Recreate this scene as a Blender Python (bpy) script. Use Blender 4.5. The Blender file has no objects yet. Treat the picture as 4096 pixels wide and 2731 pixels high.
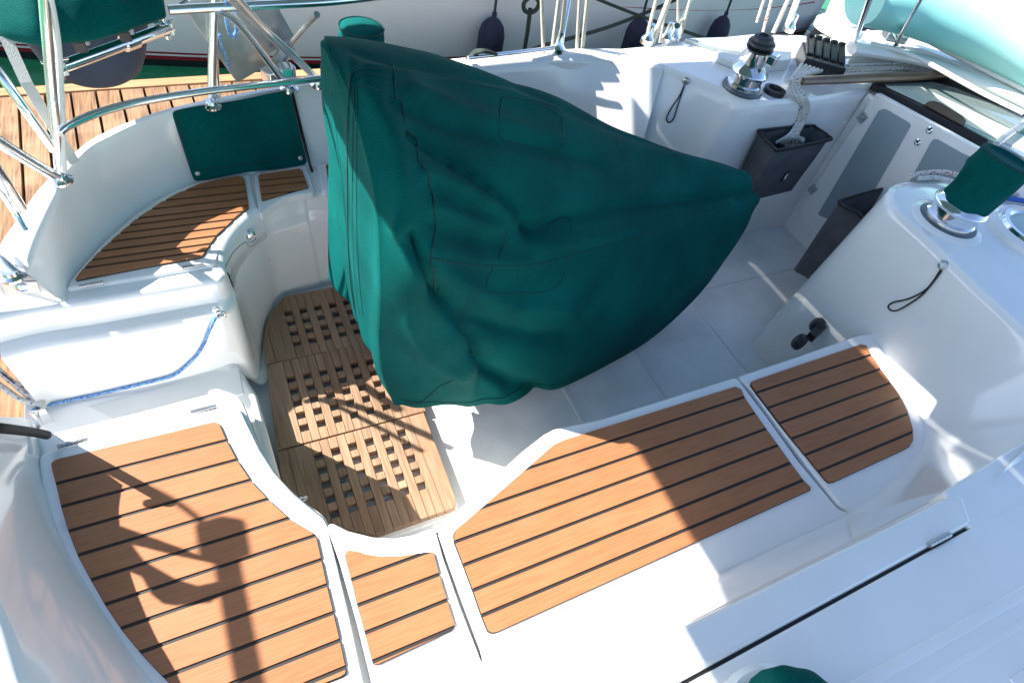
import bpy, bmesh, math, random
import numpy as np
from mathutils import Vector, Matrix
from mathutils.bvhtree import BVHTree
random.seed(7); np.random.seed(7)
scene = bpy.context.scene
COL = scene.collection
# ------------------------------------------------------------------ camera
H = 1.35                                   # eye height above the seat tops (z = 0)
U_, _, V_ = np.linalg.svd(np.array([[0.89757664, 0.21043581, -0.38739251], [-0.40502968, 0.74061897, -0.53612918], [0.17408946, 0.63812249, 0.74999503]]))
M = U_ @ V_
F = 2412.63
cam = bpy.data.cameras.new('camera'); cam_o = bpy.data.objects.new('camera', cam); COL.objects.link(cam_o)
cam.sensor_width = 36; cam.lens = F / 4096 * 36; cam.clip_start = 0.02; cam.clip_end = 3000
mw = Matrix([list(r) for r in M]).to_4x4(); mw.translation = (0, 0, H); cam_o.matrix_world = mw
scene.camera = cam_o
# ------------------------------------------------------------------ light
SUN_EL = math.radians(40); SUN_AZ = math.radians(-30)        # light travels towards +x, -y
world = bpy.data.worlds.new('World'); scene.world = world; world.use_nodes = True
nt = world.node_tree; nt.nodes.clear()
wo = nt.nodes.new('ShaderNodeOutputWorld'); bg = nt.nodes.new('ShaderNodeBackground'); sk = nt.nodes.new('ShaderNodeTexSky')
sk.sky_type = 'NISHITA'; sk.sun_disc = False; sk.sun_elevation = SUN_EL; sk.ozone_density = 2.2
to_sun = Vector((-math.cos(SUN_AZ) * math.cos(SUN_EL), -math.sin(SUN_AZ) * math.cos(SUN_EL), math.sin(SUN_EL)))
sk.sun_rotation = math.atan2(to_sun.x, to_sun.y)
bg.inputs['Strength'].default_value = 0.1
nt.links.new(sk.outputs[0], bg.inputs[0]); nt.links.new(bg.outputs[0], wo.inputs[0])
sun = bpy.data.lights.new('sun', 'SUN'); sun.energy = 5.0; sun.angle = math.radians(0.5); sun.color = (1, .95, .87)
so = bpy.data.objects.new('sun', sun); COL.objects.link(so)
so.rotation_euler = to_sun.to_track_quat('Z', 'Y').to_euler(); so.location = to_sun * 20
scene.view_settings.view_transform = 'Standard'; scene.view_settings.look = 'None'
scene.view_settings.exposure = 1.58; scene.view_settings.gamma = 1
scene.render.engine = 'CYCLES'

# ------------------------------------------------------------------ measuring
def ray(x, y):
    s = 4096 / 2352
    v = M @ np.array([x * s - 2048, -(y * s - 1365.5), -F]); return v / np.linalg.norm(v)
O = np.array([0, 0, H])
def P(x, y, z=0.): r = ray(x, y); return Vector(O + r * (z - H) / r[2])
def PY(x, y, Y): r = ray(x, y); return Vector(O + r * Y / r[1])
def PX(x, y, X): r = ray(x, y); return Vector(O + r * X / r[0])
def Q(p):
    d = M.T @ (np.array(p) - O); return ((2048 + F * d[0] / -d[2]) / 4096 * 2352, (1365.5 - F * d[1] / -d[2]) / 4096 * 2352)
def PS(l, z=0.): return [P(a, b, z) for a, b in l]

# ------------------------------------------------------------------ materials
MATS = {}
def mat(name, col, rough=.5, metal=0., coat=0., bump=None, var=None, spec=.5, sheen=0.):
    """bump=(scale vec, strength, distance)  var=(scale vec, colour2, detail)"""
    m = bpy.data.materials.new(name); m.use_nodes = True; t = m.node_tree; b = t.nodes['Principled BSDF']
    b.inputs['Base Color'].default_value = (*col, 1); b.inputs['Roughness'].default_value = rough; b.inputs['Metallic'].default_value = metal
    b.inputs['Coat Weight'].default_value = coat; b.inputs['Coat Roughness'].default_value = .06; b.inputs['Specular IOR Level'].default_value = spec
    if sheen: b.inputs['Sheen Weight'].default_value = sheen
    tc = t.nodes.new('ShaderNodeTexCoord')
    def noise(sc, det=4):
        mp = t.nodes.new('ShaderNodeMapping'); mp.inputs['Scale'].default_value = sc
        n = t.nodes.new('ShaderNodeTexNoise'); n.inputs['Scale'].default_value = 1; n.inputs['Detail'].default_value = det
        t.links.new(tc.outputs['Object'], mp.inputs[0]); t.links.new(mp.outputs[0], n.inputs[0]); return n
    if var:
        n = noise(var[0], var[2] if len(var) > 2 else 4)
        r = t.nodes.new('ShaderNodeMapRange'); r.inputs[1].default_value = .35; r.inputs[2].default_value = .65
        mx = t.nodes.new('ShaderNodeMix'); mx.data_type = 'RGBA'
        mx.inputs[6].default_value = (*col, 1); mx.inputs[7].default_value = (*var[1], 1)
        t.links.new(n.outputs[0], r.inputs[0]); t.links.new(r.outputs[0], mx.inputs[0]); t.links.new(mx.outputs[2], b.inputs['Base Color'])
        m['mix'] = mx.name
    if bump:
        n = noise(bump[0], 3); bp = t.nodes.new('ShaderNodeBump'); bp.inputs['Strength'].default_value = bump[1]; bp.inputs['Distance'].default_value = bump[2]
        t.links.new(n.outputs[0], bp.inputs['Height']); t.links.new(bp.outputs[0], b.inputs['Normal'])
    MATS[name] = m; return m
gel = mat('gelcoat', (.85, .85, .84), .14, coat=.6, var=((4, 4, 4), (.80, .80, .79), 8), bump=((9, 9, 9), .06, .008))
solemat = mat('sole_gelcoat', (.76, .78, .78), .22, coat=.3, var=((7, 7, 7), (.66, .68, .68), 8), bump=((260, 260, 260), .2, .0006))
nonskid = mat('nonskid', (.74, .75, .74), .45, bump=((400, 400, 400), .5, .0008), var=((6, 6, 6), (.70, .71, .7)))
black = mat('black_rubber', (.012, .012, .014), .55)
caulk = mat('caulking', (.022, .021, .021), .6, bump=((300, 300, 300), .4, .0005))
blackp = mat('black_plastic', (.015, .015, .017), .35)
chrome = mat('stainless_steel', (.80, .81, .82), .13, metal=1)
brushed = mat('brushed_alloy', (.52, .53, .53), .38, metal=.85, var=((30, 4, 30), (.44, .45, .46)))
greyw = mat('acrylic_window', (.26, .33, .37), .22)
smoked = mat('smoked_acrylic', (.16, .21, .21), .1, coat=1)
basket = mat('grey_canvas', (.072, .078, .09), .9, bump=((160, 160, 160), .5, .002), var=((14, 14, 14), (.052, .056, .066)))
creamrope = mat('cream_rope', (.62, .58, .47), .8, bump=((300, 300, 300), .7, .002), var=((90, 90, 90), (.5, .46, .38)))
whitep = mat('white_plastic', (.75, .75, .73), .35)
navy = mat('navy_fender', (.011, .011, .030), .75, var=((20, 20, 20), (.018, .017, .045)))
greyf = mat('grey_buoy', (.012, .027, .052), .6, spec=.2, var=((4, 4, 4), (.010, .022, .042)))
wood = mat('varnished_wood', (.17, .085, .045), .35, coat=.3, var=((6, 60, 60), (.11, .055, .03)))
brown = mat('brown_recess', (.06, .022, .012), .6)
red_m = mat('red', (.35, .02, .03), .6)
blue_m = mat('blue', (.03, .12, .45), .7)

def canvas_mat():
    m = bpy.data.materials.new('teal_canvas'); m.use_nodes = True; t = m.node_tree; b = t.nodes['Principled BSDF']
    b.inputs['Roughness'].default_value = .85; b.inputs['Specular IOR Level'].default_value = .25; b.inputs['Specular Tint'].default_value = (.1, .6, .6, 1)
    tc = t.nodes.new('ShaderNodeTexCoord')
    n = t.nodes.new('ShaderNodeTexNoise'); n.inputs['Scale'].default_value = 5; n.inputs['Detail'].default_value = 5
    n2 = t.nodes.new('ShaderNodeTexNoise'); n2.inputs['Scale'].default_value = 300; n2.inputs['Detail'].default_value = 2
    mx = t.nodes.new('ShaderNodeMix'); mx.data_type = 'RGBA'; mx.inputs[6].default_value = (.0007, .052, .051, 1); mx.inputs[7].default_value = (.0016, .094, .086, 1)
    ad = t.nodes.new('ShaderNodeMath'); ad.operation = 'MULTIPLY_ADD'; ad.inputs[1].default_value = .8
    t.links.new(tc.outputs['Object'], n.inputs[0]); t.links.new(tc.outputs['Object'], n2.inputs[0])
    t.links.new(n2.outputs[0], ad.inputs[0]); t.links.new(n.outputs[0], ad.inputs[2])
    r = t.nodes.new('ShaderNodeMapRange'); r.inputs[1].default_value = .70; r.inputs[2].default_value = 1.12
    t.links.new(ad.outputs[0], r.inputs[0]); t.links.new(r.outputs[0], mx.inputs[0]); t.links.new(mx.outputs[2], b.inputs['Base Color'])
    w1 = t.nodes.new('ShaderNodeTexWave'); w1.inputs['Scale'].default_value = 90; w1.bands_direction = 'Z'; w1.inputs['Distortion'].default_value = 1.2
    t.links.new(tc.outputs['Object'], w1.inputs[0])
    bp = t.nodes.new('ShaderNodeBump'); bp.inputs['Strength'].default_value = .35; bp.inputs['Distance'].default_value = .002
    a2 = t.nodes.new('ShaderNodeMath'); a2.operation = 'MULTIPLY_ADD'; a2.inputs[1].default_value = .25
    t.links.new(w1.outputs[0], a2.inputs[0]); t.links.new(n2.outputs[0], a2.inputs[2]); t.links.new(a2.outputs[0], bp.inputs['Height'])
    n3 = t.nodes.new('ShaderNodeTexNoise'); n3.inputs['Scale'].default_value = 9; n3.inputs['Detail'].default_value = 3
    t.links.new(tc.outputs['Object'], n3.inputs[0])
    bp2 = t.nodes.new('ShaderNodeBump'); bp2.inputs['Strength'].default_value = .16; bp2.inputs['Distance'].default_value = .012
    t.links.new(n3.outputs[0], bp2.inputs['Height']); t.links.new(bp.outputs[0], bp2.inputs['Normal']); t.links.new(bp2.outputs[0], b.inputs['Normal'])
    return m
teal = canvas_mat()
thread = mat('dark_thread', (.002, .045, .045), .9)

def wood_mat(name, c1, c2, c3, scale, axis='X', rough=.55, planks=0., bumpd=.0015):
    """stretched grain along axis; a per-face random tint comes from the 'tint' attribute"""
    m = bpy.data.materials.new(name); m.use_nodes = True; t = m.node_tree; b = t.nodes['Principled BSDF']
    b.inputs['Roughness'].default_value = rough; b.inputs['Specular IOR Level'].default_value = .35
    tc = t.nodes.new('ShaderNodeTexCoord'); mp = t.nodes.new('ShaderNodeMapping')
    mp.inputs['Scale'].default_value = (scale, scale * 22, scale * 22) if axis == 'X' else (scale * 22, scale, scale * 22)
    at = t.nodes.new('ShaderNodeAttribute'); at.attribute_name = 'tint'
    sh = t.nodes.new('ShaderNodeVectorMath'); sh.operation = 'MULTIPLY_ADD'; sh.inputs[1].default_value = (37, 31, 17)
    t.links.new(at.outputs['Color'], sh.inputs[0]); t.links.new(tc.outputs['Object'], mp.inputs[0]); t.links.new(mp.outputs[0], sh.inputs[2])
    n = t.nodes.new('ShaderNodeTexNoise'); n.inputs['Scale'].default_value = 1; n.inputs['Detail'].default_value = 6; n.inputs['Distortion'].default_value = .4
    t.links.new(sh.outputs[0], n.inputs[0])
    n2 = t.nodes.new('ShaderNodeTexNoise'); n2.inputs['Scale'].default_value = 7; n2.inputs['Detail'].default_value = 3
    t.links.new(tc.outputs['Object'], n2.inputs[0])
    r = t.nodes.new('ShaderNodeMapRange'); r.inputs[1].default_value = .38; r.inputs[2].default_value = .62
    t.links.new(n.outputs[0], r.inputs[0])
    mx = t.nodes.new('ShaderNodeMix'); mx.data_type = 'RGBA'; mx.inputs[6].default_value = (*c1, 1); mx.inputs[7].default_value = (*c2, 1)
    t.links.new(r.outputs[0], mx.inputs[0])
    r2 = t.nodes.new('ShaderNodeMapRange'); r2.inputs[1].default_value = .45; r2.inputs[2].default_value = .75; r2.inputs[4].default_value = .55
    t.links.new(n2.outputs[0], r2.inputs[0])
    mx2 = t.nodes.new('ShaderNodeMix'); mx2.data_type = 'RGBA'; mx2.inputs[7].default_value = (*c3, 1)
    t.links.new(r2.outputs[0], mx2.inputs[0]); t.links.new(mx.outputs[2], mx2.inputs[6])
    tm = t.nodes.new('ShaderNodeMapRange'); tm.inputs[3].default_value = 1 - planks; tm.inputs[4].default_value = 1 + planks
    t.links.new(at.outputs['Fac'], tm.inputs[0])
    vm = t.nodes.new('ShaderNodeVectorMath'); vm.operation = 'SCALE'
    t.links.new(mx2.outputs[2], vm.inputs[0]); t.links.new(tm.outputs[0], vm.inputs['Scale']); t.links.new(vm.outputs[0], b.inputs['Base Color'])
    bp = t.nodes.new('ShaderNodeBump'); bp.inputs['Strength'].default_value = .5; bp.inputs['Distance'].default_value = bumpd
    t.links.new(n.outputs[0], bp.inputs['Height']); t.links.new(bp.outputs[0], b.inputs['Normal'])
    return m
teak = wood_mat('teak', (.375, .158, .068), (.315, .125, .052), (.385, .175, .085), 13, 'X', planks=.10)
grate = wood_mat('weathered_teak', (.34, .225, .145), (.24, .15, .092), (.34, .17, .09), 7, 'Y', rough=.65, planks=.18)
dockw = wood_mat('dock_timber', (.30, .165, .082), (.14, .075, .04), (.34, .235, .145), 4, 'Y', rough=.75, planks=.16, bumpd=.006)

def braid(name, base, fleck, scale=55, thr=.62):
    m = bpy.data.materials.new(name); m.use_nodes = True; t = m.node_tree; b = t.nodes['Principled BSDF']; b.inputs['Roughness'].default_value = .8
    tc = t.nodes.new('ShaderNodeTexCoord'); ck = t.nodes.new('ShaderNodeTexChecker'); ck.inputs['Scale'].default_value = scale
    ck.inputs[1].default_value = (*base, 1); ck.inputs[2].default_value = (*fleck, 1)
    n = t.nodes.new('ShaderNodeTexNoise'); n.inputs['Scale'].default_value = scale * 1.4; n.inputs['Detail'].default_value = 1
    gt = t.nodes.new('ShaderNodeMath'); gt.operation = 'GREATER_THAN'; gt.inputs[1].default_value = thr
    mx = t.nodes.new('ShaderNodeMix'); mx.data_type = 'RGBA'; mx.inputs[6].default_value = (*base, 1); mx.inputs[7].default_value = (*fleck, 1)
    t.links.new(tc.outputs['Object'], n.inputs[0]); t.links.new(n.outputs[0], gt.inputs[0]); t.links.new(gt.outputs[0], mx.inputs[0]); t.links.new(mx.outputs[2], b.inputs['Base Color'])
    bp = t.nodes.new('ShaderNodeBump'); bp.inputs['Strength'].default_value = .6; bp.inputs['Distance'].default_value = .002
    t.links.new(n.outputs[0], bp.inputs['Height']); t.links.new(bp.outputs[0], b.inputs['Normal']); return m
bluerope = braid('blue_braid', (.22, .42, .68), (.03, .12, .42), 150, .52)
whiterope = braid('white_fleck_braid', (.62, .62, .58), (.05, .09, .25), 90, .64)
redrope = braid('red_fleck_braid', (.62, .6, .55), (.45, .06, .04), 90, .6)
blackrope = braid('black_braid', (.02, .018, .022), (.45, .03, .03), 45, .72)
darkrope = mat('dark_rope', (.02, .03, .026), .8, bump=((200, 200, 200), .7, .003))

# ------------------------------------------------------------------ object helpers
def link(name, me, m, parent=None):
    o = bpy.data.objects.new(name, me); COL.objects.link(o)
    for x in (m if isinstance(m, (list, tuple)) else [m]): me.materials.append(x)
    if parent: o.parent = parent
    return o
def tag(o, label=None, cat=None, group=None, kind=None):
    if label: o['label'] = label
    if cat: o['category'] = cat
    if group: o['group'] = group
    if kind: o['kind'] = kind
    return o
def empty(name, label=None, cat=None, group=None, loc=(0, 0, 0)):
    o = bpy.data.objects.new(name, None); COL.objects.link(o); o.empty_display_size = .1
    return tag(o, label, cat, group)
class MB:
    def __init__(s): s.v = []; s.f = []; s.m = []; s.t = []
    def add(s, vs, fs, mi=0, tint=None):
        k = len(s.v); s.v += [tuple(v) for v in vs]
        if tint is None: tint = .5
        for f in fs: s.f.append([k + i for i in f]); s.m.append(mi); s.t.append(tint)
    def prism(s, pts, z0, z1, mi=0, tint=None, side=None):
        n = len(pts); vs = [(p[0], p[1], z1) for p in pts] + [(p[0], p[1], z0) for p in pts]
        a = sum(pts[i][0] * pts[(i + 1) % n][1] - pts[(i + 1) % n][0] * pts[i][1] for i in range(n))
        top = list(range(n)) if a > 0 else list(range(n))[::-1]
        s.add(vs, [top, [n + i for i in top][::-1]] + [[top[(i + 1) % n], top[i], n + top[i], n + top[(i + 1) % n]] for i in range(n)], mi, tint)
    def box(s, c, d, R=None, mi=0, tint=None):
        c = Vector(c); vs = []
        for z in (-1, 1):
            for y in (-1, 1):
                for x in (-1, 1):
                    v = Vector((x * d[0] / 2, y * d[1] / 2, z * d[2] / 2))
                    if R is not None: v = R @ v
                    vs.append(c + v)
        s.add(vs, [(0, 2, 3, 1), (4, 5, 7, 6), (0, 1, 5, 4), (2, 6, 7, 3), (0, 4, 6, 2), (1, 3, 7, 5)], mi, tint)
    def tube(s, pts, r, n=10, mi=0, cap=True, flat=1.):
        pts = [Vector(p) for p in pts]; N = len(pts)
        T = [(pts[min(i + 1, N - 1)] - pts[max(i - 1, 0)]).normalized() for i in range(N)]
        up = Vector((0, 0, 1)) if abs(T[0].z) < .9 else Vector((1, 0, 0))
        a = T[0].cross(up).normalized(); vs = []
        for i in range(N):
            a = (a - T[i] * a.dot(T[i])).normalized(); b = T[i].cross(a)
            ri = r[i] if isinstance(r, (list, tuple)) else r
            for k in range(n):
                th = 2 * math.pi * k / n; vs.append(pts[i] + a * math.cos(th) * ri + b * math.sin(th) * ri * flat)
        fs = [(i * n + k, i * n + (k + 1) % n, (i + 1) * n + (k + 1) % n, (i + 1) * n + k) for i in range(N - 1) for k in range(n)]
        if cap: fs += [tuple(range(n))[::-1], tuple((N - 1) * n + k for k in range(n))]
        s.add(vs, fs, mi)
    def lathe(s, c, ax, prof, n=28, mi=0):
        """prof: (radius, height) along ax from c"""
        c = Vector(c); ax = Vector(ax).normalized(); a = ax.orthogonal().normalized(); b = ax.cross(a); vs = []
        for r, h in prof:
            for k in range(n):
                th = 2 * math.pi * k / n; vs.append(c + ax * h + (a * math.cos(th) + b * math.sin(th)) * r)
        m_ = len(prof)
        fs = [(i * n + k, i * n + (k + 1) % n, (i + 1) * n + (k + 1) % n, (i + 1) * n + k) for i in range(m_ - 1) for k in range(n)]
        fs += [tuple(range(n))[::-1], tuple((m_ - 1) * n + k for k in range(n))]
        s.add(vs, fs, mi)
    def build(s, name, m, parent=None, smooth=True, bevel=0, seg=3, subsurf=0, angle=35, solid=0):
        me = bpy.data.meshes.new(name); me.from_pydata(s.v, [], s.f); me.update()
        for i, p in enumerate(me.polygons): p.material_index = s.m[i]; p.use_smooth = smooth
        ca = me.color_attributes.new('tint', 'FLOAT_COLOR', 'CORNER')
        buf = []
        for i, p in enumerate(me.polygons): buf += [s.t[i], s.t[i] * 3 % 1, s.t[i] * 7 % 1, 1] * len(p.vertices)
        ca.data.foreach_set('color', buf)
        o = link(name, me, m, parent)
        if solid:
            d = o.modifiers.new('solid', 'SOLIDIFY'); d.thickness = solid; d.offset = -1
        if bevel:
            d = o.modifiers.new('bevel', 'BEVEL'); d.width = bevel; d.segments = seg; d.limit_method = 'ANGLE'; d.angle_limit = math.radians(30); d.harden_normals = True
        elif smooth and not subsurf:
            me.set_sharp_from_angle(angle=math.radians(angle))
        if subsurf:
            d = o.modifiers.new('sub', 'SUBSURF'); d.levels = d.render_levels = subsurf
        return o
def cr(pts, n=8, closed=False):
    """Catmull-Rom through points"""
    pts = [Vector(p) for p in pts]; N = len(pts); out = []
    rng = range(N) if closed else range(N - 1)
    for i in rng:
        if closed: a, b, c, d = pts[i - 1], pts[i], pts[(i + 1) % N], pts[(i + 2) % N]
        else: a, b, c, d = pts[max(i - 1, 0)], pts[i], pts[i + 1], pts[min(i + 2, N - 1)]
        for k in range(n):
            t = k / n; out.append(.5 * ((2 * b) + (c - a) * t + (2 * a - 5 * b + 4 * c - d) * t * t + (3 * b - a - 3 * c + d) * t ** 3))
    if not closed: out.append(pts[-1])
    return out
def slab(name, pts, z1, z0, m, parent, bevel=.008, seg=3, draft=0.):
    b = MB(); b.prism(pts, z0, z1)
    o = b.build(name, m, parent, bevel=bevel, seg=seg); return o
def ribbon(name, rows, m, parent, n=6, smooth_rows=False, solid=0, sub=0):
    rows = [cr(r, n) for r in rows]
    if smooth_rows:
        cols = list(zip(*rows)); cols = [cr(c, 5) for c in cols]; rows = list(zip(*cols))
    b = MB(); W = len(rows[0]); vs = [p for r in rows for p in r]
    b.add(vs, [(i * W + j, (i + 1) * W + j, (i + 1) * W + j + 1, i * W + j + 1) for i in range(len(rows) - 1) for j in range(W - 1)])
    return b.build(name, m, parent, smooth=True, angle=60, solid=solid, subsurf=sub)
def clip(poly, x0, x1, y0, y1):
    def cut(ps, f, g):
        out = []
        for i in range(len(ps)):
            a, b = ps[i - 1], ps[i]; fa, fb = f(a), f(b)
            if fa >= 0: 
                if fb < 0: out.append(g(a, b, fa / (fa - fb)))
                else: out.append(b)
            elif fb >= 0: out.append(g(a, b, fa / (fa - fb))); out.append(b)
        return out
    g = lambda a, b, t: (a[0] + (b[0] - a[0]) * t, a[1] + (b[1] - a[1]) * t)
    p = [(q[0], q[1]) for q in poly]
    for f in (lambda q: q[0] - x0, lambda q: x1 - q[0], lambda q: q[1] - y0, lambda q: y1 - q[1]):
        p = cut(p, f, g)
        if len(p) < 3: return []
    return p
def teak_panel(pts, seams, parent, z=.0, half=.0041):
    """boards run fore and aft, black caulking between them"""
    b = MB(); ys = sorted(seams); lo = min(p[1] for p in pts) - .01; hi = max(p[1] for p in pts) + .01
    b.prism(pts, z - .004, z + .003, mi=1)
    ed = [lo] + ys + [hi]
    cx = sum(p[0] for p in pts) / len(pts); cy = sum(p[1] for p in pts) / len(pts)
    ins = [(p[0] + (cx - p[0]) * .006, p[1] + (cy - p[1]) * .006) for p in pts]
    for i in range(len(ed) - 1):
        c = clip(ins, -9, 9, ed[i] + half, ed[i + 1] - half)
        if c: b.prism(c, z + .001, z + .0065, mi=0, tint=random.random())
    return b.build('teak_panel', [teak, caulk], parent, smooth=False)
def hinge(p, q, parent, z, r=.0062):
    """leaf-less piano hinge knuckles between p and q"""
    b = MB(); p = Vector((p[0], p[1], z)); q = Vector((q[0], q[1], z)); n = 6
    for i in range(n):
        a = p.lerp(q, (i + .04) / n); c = p.lerp(q, (i + .96) / n); b.tube([a, c], r, 10)
    b.tube([p, q], r * .6, 8)
    return b.build('hinge', brushed, parent)
def zm(o, s): return lambda l: [(o[0] + a * s[0], o[1] + b * s[1]) for a, b in l]
zPH = zm((143.5, 344.5), (.25634, .25634))
zSH = zm((0, 890), (.4324, .4324))
zMA = zm((976.2, 746.5), (.5240, .5240))
z3 = zm((689, 1068), (.3190, .3190))
z1 = zm((0, 0), (.3187, .3187))
z6 = zm((0, 344.5), (.2454, .2454))
z8 = zm((0, 689), (.3186, .3186))
zC = zm((717.8, 57.4), (.5785, .5785))
zT = zm((1378, 0), (.2197, .2197))
zR = zm((1837.5, 0), (.2197, .2197))
zG = zm((1607.8, 287.1), (.3186, .3186))
def seam_y(l, z, T): return [(P(*T([a])[0], z)[1] + P(*T([b])[0], z)[1]) / 2 for a, b in l]

SOLE = -.42
# ================================================================== the yacht
Y = empty('sailing_yacht', 'white sailing yacht seen into its cockpit with teak-slatted seats and a low stern walkway', 'sailing yacht')

# --- sole
b = MB(); b.prism([(-.1, .25), (2.9, .25), (2.9, 1.75), (-.1, 1.75)], SOLE - .05, SOLE)
sole = b.build('cockpit_sole', solemat, Y)
b = MB()
b.box((1.95, 1.305, SOLE + .001), (1.6, .005, .004)); b.box((1.01, 1.0, SOLE + .0012), (.012, .66, .006))
b.box((1.38, 1.0, SOLE + .001), (.005, .66, .004)); b.box((1.80, 1.2, SOLE + .001), (.005, .9, .004))
b.build('sole_joints', mat('joint_grey', (.66, .68, .69), .5), sole, smooth=False)

# --- walkway through the transom
wk = PS([(30, 985), (183, 938), (330, 893), (545, 832), (556, 832), (575, 880), (592, 905), (590, 960), (610, 1010), (640, 1100)], -.3)
XW = P(84, 950, -.3).x; yk = P(330, 893, -.3)[1] - .005; w5 = P(575, 880, -.3); w6 = P(592, 905, -.3)
wk = [(XW, yk + .03), tuple(P(330, 885, -.3)[:2]), tuple(P(545, 825, -.3)[:2]), tuple(w5[:2]), tuple(w6[:2]), (w6.x + .01, .9), (w6.x, .80), (XW, .80)]
slab('walkway_sole', wk, -.3, -.75, gel, Y, bevel=.02, seg=4)
slab('nonskid_pad', PS([(200, 935), (548, 842), (560, 905), (300, 985)], -.3), -.2975, -.31, nonskid, Y, bevel=.002)

# --- port seat base + footwell wall
rimA = [(-40, 722), (60, 700), (200, 680), (350, 655), (460, 637), (498, 632)]
rimB = [(509, 618), (505, 595), (510, 565), (535, 525), (563, 497), (592, 474), (650, 452), (690, 440), (732, 434)]
seg_f = [(.6, 1.76), (1.0, 1.765), (1.4, 1.765), (1.75, 1.765)]
rp = PS(rimA) + PS(rimB) + [Vector((x, y, 0)) for x, y in seg_f]
def basept(i, z):
    return None
base_port = [P(92, 938, -.3), P(112, 933, -.3), P(200, 912, -.3), P(350, 885, -.3), P(480, 852, -.3), P(540, 835, -.3),
             P(585, 870, -.38), P(600, 845, -.41), P(604, 800, SOLE), P(612, 750, SOLE), P(628, 712, SOLE), P(648, 684, SOLE), P(690, 670, SOLE), P(730, 660, SOLE), P(770, 652, SOLE),
             Vector((.65, 1.655, SOLE)), Vector((1.05, 1.65, SOLE)), Vector((1.45, 1.64, SOLE)), Vector((1.75, 1.63, SOLE))]
n_ = len(rp); assert n_ == len(base_port), (n_, len(base_port))
cen = [Vector((0, 0, 0))] * n_
def off(path, d):
    out = []
    for i, p in enumerate(path):
        t = path[min(i + 1, len(path) - 1)] - path[max(i - 1, 0)]; nrm = Vector((t.y, -t.x, 0)).normalized(); out.append(p + nrm * d)
    return out
def lz(a, b_, t, z): 
    p = a.lerp(b_, t); p.z = z; return p
o1 = off(rp, .012)
r0 = [p + Vector((0, 0, -.012)) for p in off(rp, -.02)]
r1 = [p + Vector((0, 0, -.013)) for p in rp]
r2 = [Vector((p.x, p.y, -.024)) for p in off(rp, .010)]
r3 = [Vector((p.x, p.y, -.082)) for p in off(rp, .016)]
r4 = [lz(rp[i], base_port[i], .22, -.09) for i in range(n_)]
r4 = [Vector((p.x, p.y, -.092)) for p in off(rp, .020)]
wkf = [1, 1, 1, 1, 1, .8, .5, .25, 0, 0] + [0] * (n_ - 10)
r4b = [Vector((r4[i].x, r4[i].y - .030 * wkf[i], -.096)) for i in range(n_)]
r5 = [Vector((r4[i].x, r4[i].y - .040 * wkf[i] - .004, -.106)) for i in range(n_)]
r6 = [lz(rp[i], base_port[i], .9, base_port[i].z * .86) for i in range(n_)]
r5c = [r5[i].lerp(r6[i], .07) for i in range(n_)]; r6b = [r5[i].lerp(r6[i], .93) for i in range(n_)]
r2b = [r2[i].lerp(r3[i], .12) for i in range(n_)]; r3b = [r2[i].lerp(r3[i], .88) for i in range(n_)]
r7 = base_port
r8 = [p + Vector((0, 0, -.004)) for p in off(base_port, .03)]
rr = []
for i in range(n_):
    pass
ribbon('footwell_side', [r0, r1, r2, r2b, r3b, r3, r4, r4b, r5, r5c, r6b, r6, r7, r8], gel, Y, n=8)
# recess strip in the port walkway face, latch apron etc. come with the lids
baseP = cr(r1, 6)
coamB = [(70, 752), (118, 705), (131, 680), (146, 652), (175, 606), (218, 556), (268, 507), (322, 466), (380, 435), (445, 410), (560, 393), (705, 372)]
cb = PS(coamB) + [Vector((x, y, 0)) for x, y in ((.6, 1.955), (1.0, 1.96), (1.4, 1.95), (1.75, 1.93))]
poly = [(p.x, p.y) for p in baseP] + [(p.x, p.y + .03) for p in reversed(cb[2:])] 
poly = [(p.x, p.y) for p in cr([P(150, 684)] + [p + Vector((0, 0, 0)) for p in rp[2:]], 6)] + [(p.x - .02, p.y + .02) for p in reversed(cb[2:])]
slab('seat_base', poly, -.012, -.10, gel, Y, bevel=.006)

slab('seat_base', [(-.8, 1.446), (-.25, 1.448), (-.25, 1.8), (-.8, 1.6)], -.017, -.1, gel, Y, bevel=.002)
def lid(name, outline, teak_pts, seams, hinges=(), z=0., th=.028, bevel=.009, label=None):
    o = slab(name, outline, z, z - th, gel, Y, bevel=bevel, seg=4)
    if label: o['label'] = label
    if teak_pts: teak_panel(teak_pts, seams, o, z)
    for p, q in hinges: hinge(p, q, o, z + .003)
    return o
# port helm lid
phl = [(150, 664), (157, 645), (182, 615), (221, 571), (270, 524), (319, 485), (368, 453), (405, 434), (466, 412), (552, 399), (574, 400), (580, 440), (589, 470), (585, 482), (560, 503), (537, 527), (516, 556), (504, 580), (498, 598), (488, 608), (470, 611), (330, 637)]
tk = zPH([(120, 1165), (178, 1088), (322, 935), (480, 790), (650, 640), (880, 485), (1030, 402), (1240, 312), (1400, 275), (1560, 248), (1615, 250), (1632, 275), (1650, 375), (1670, 530), (1570, 600), (1480, 690), (1390, 770), (1330, 850), (1280, 930), (1250, 970), (1180, 985), (700, 1068), (130, 1180)])
sP = seam_y([((1030, 402), (1630, 303)), ((880, 485), (1645, 375)), ((755, 562), (1655, 436)), ((650, 640), (1160, 560)), ((562, 716), (1670, 540)), ((480, 790), (1570, 609)), ((395, 862), (1430, 690)), ((322, 935), (1300, 785)), ((250, 1012), (1330, 845)), ((178, 1088), (1290, 905))], 0, zPH)
hp = PS(zPH([(150, 1232), (370, 1193), (1078, 1063), (1270, 1035)]))
lidP = lid('locker_lid', PS(phl), PS(tk), sP, ((hp[0], hp[1]), (hp[2], hp[3])))
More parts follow.
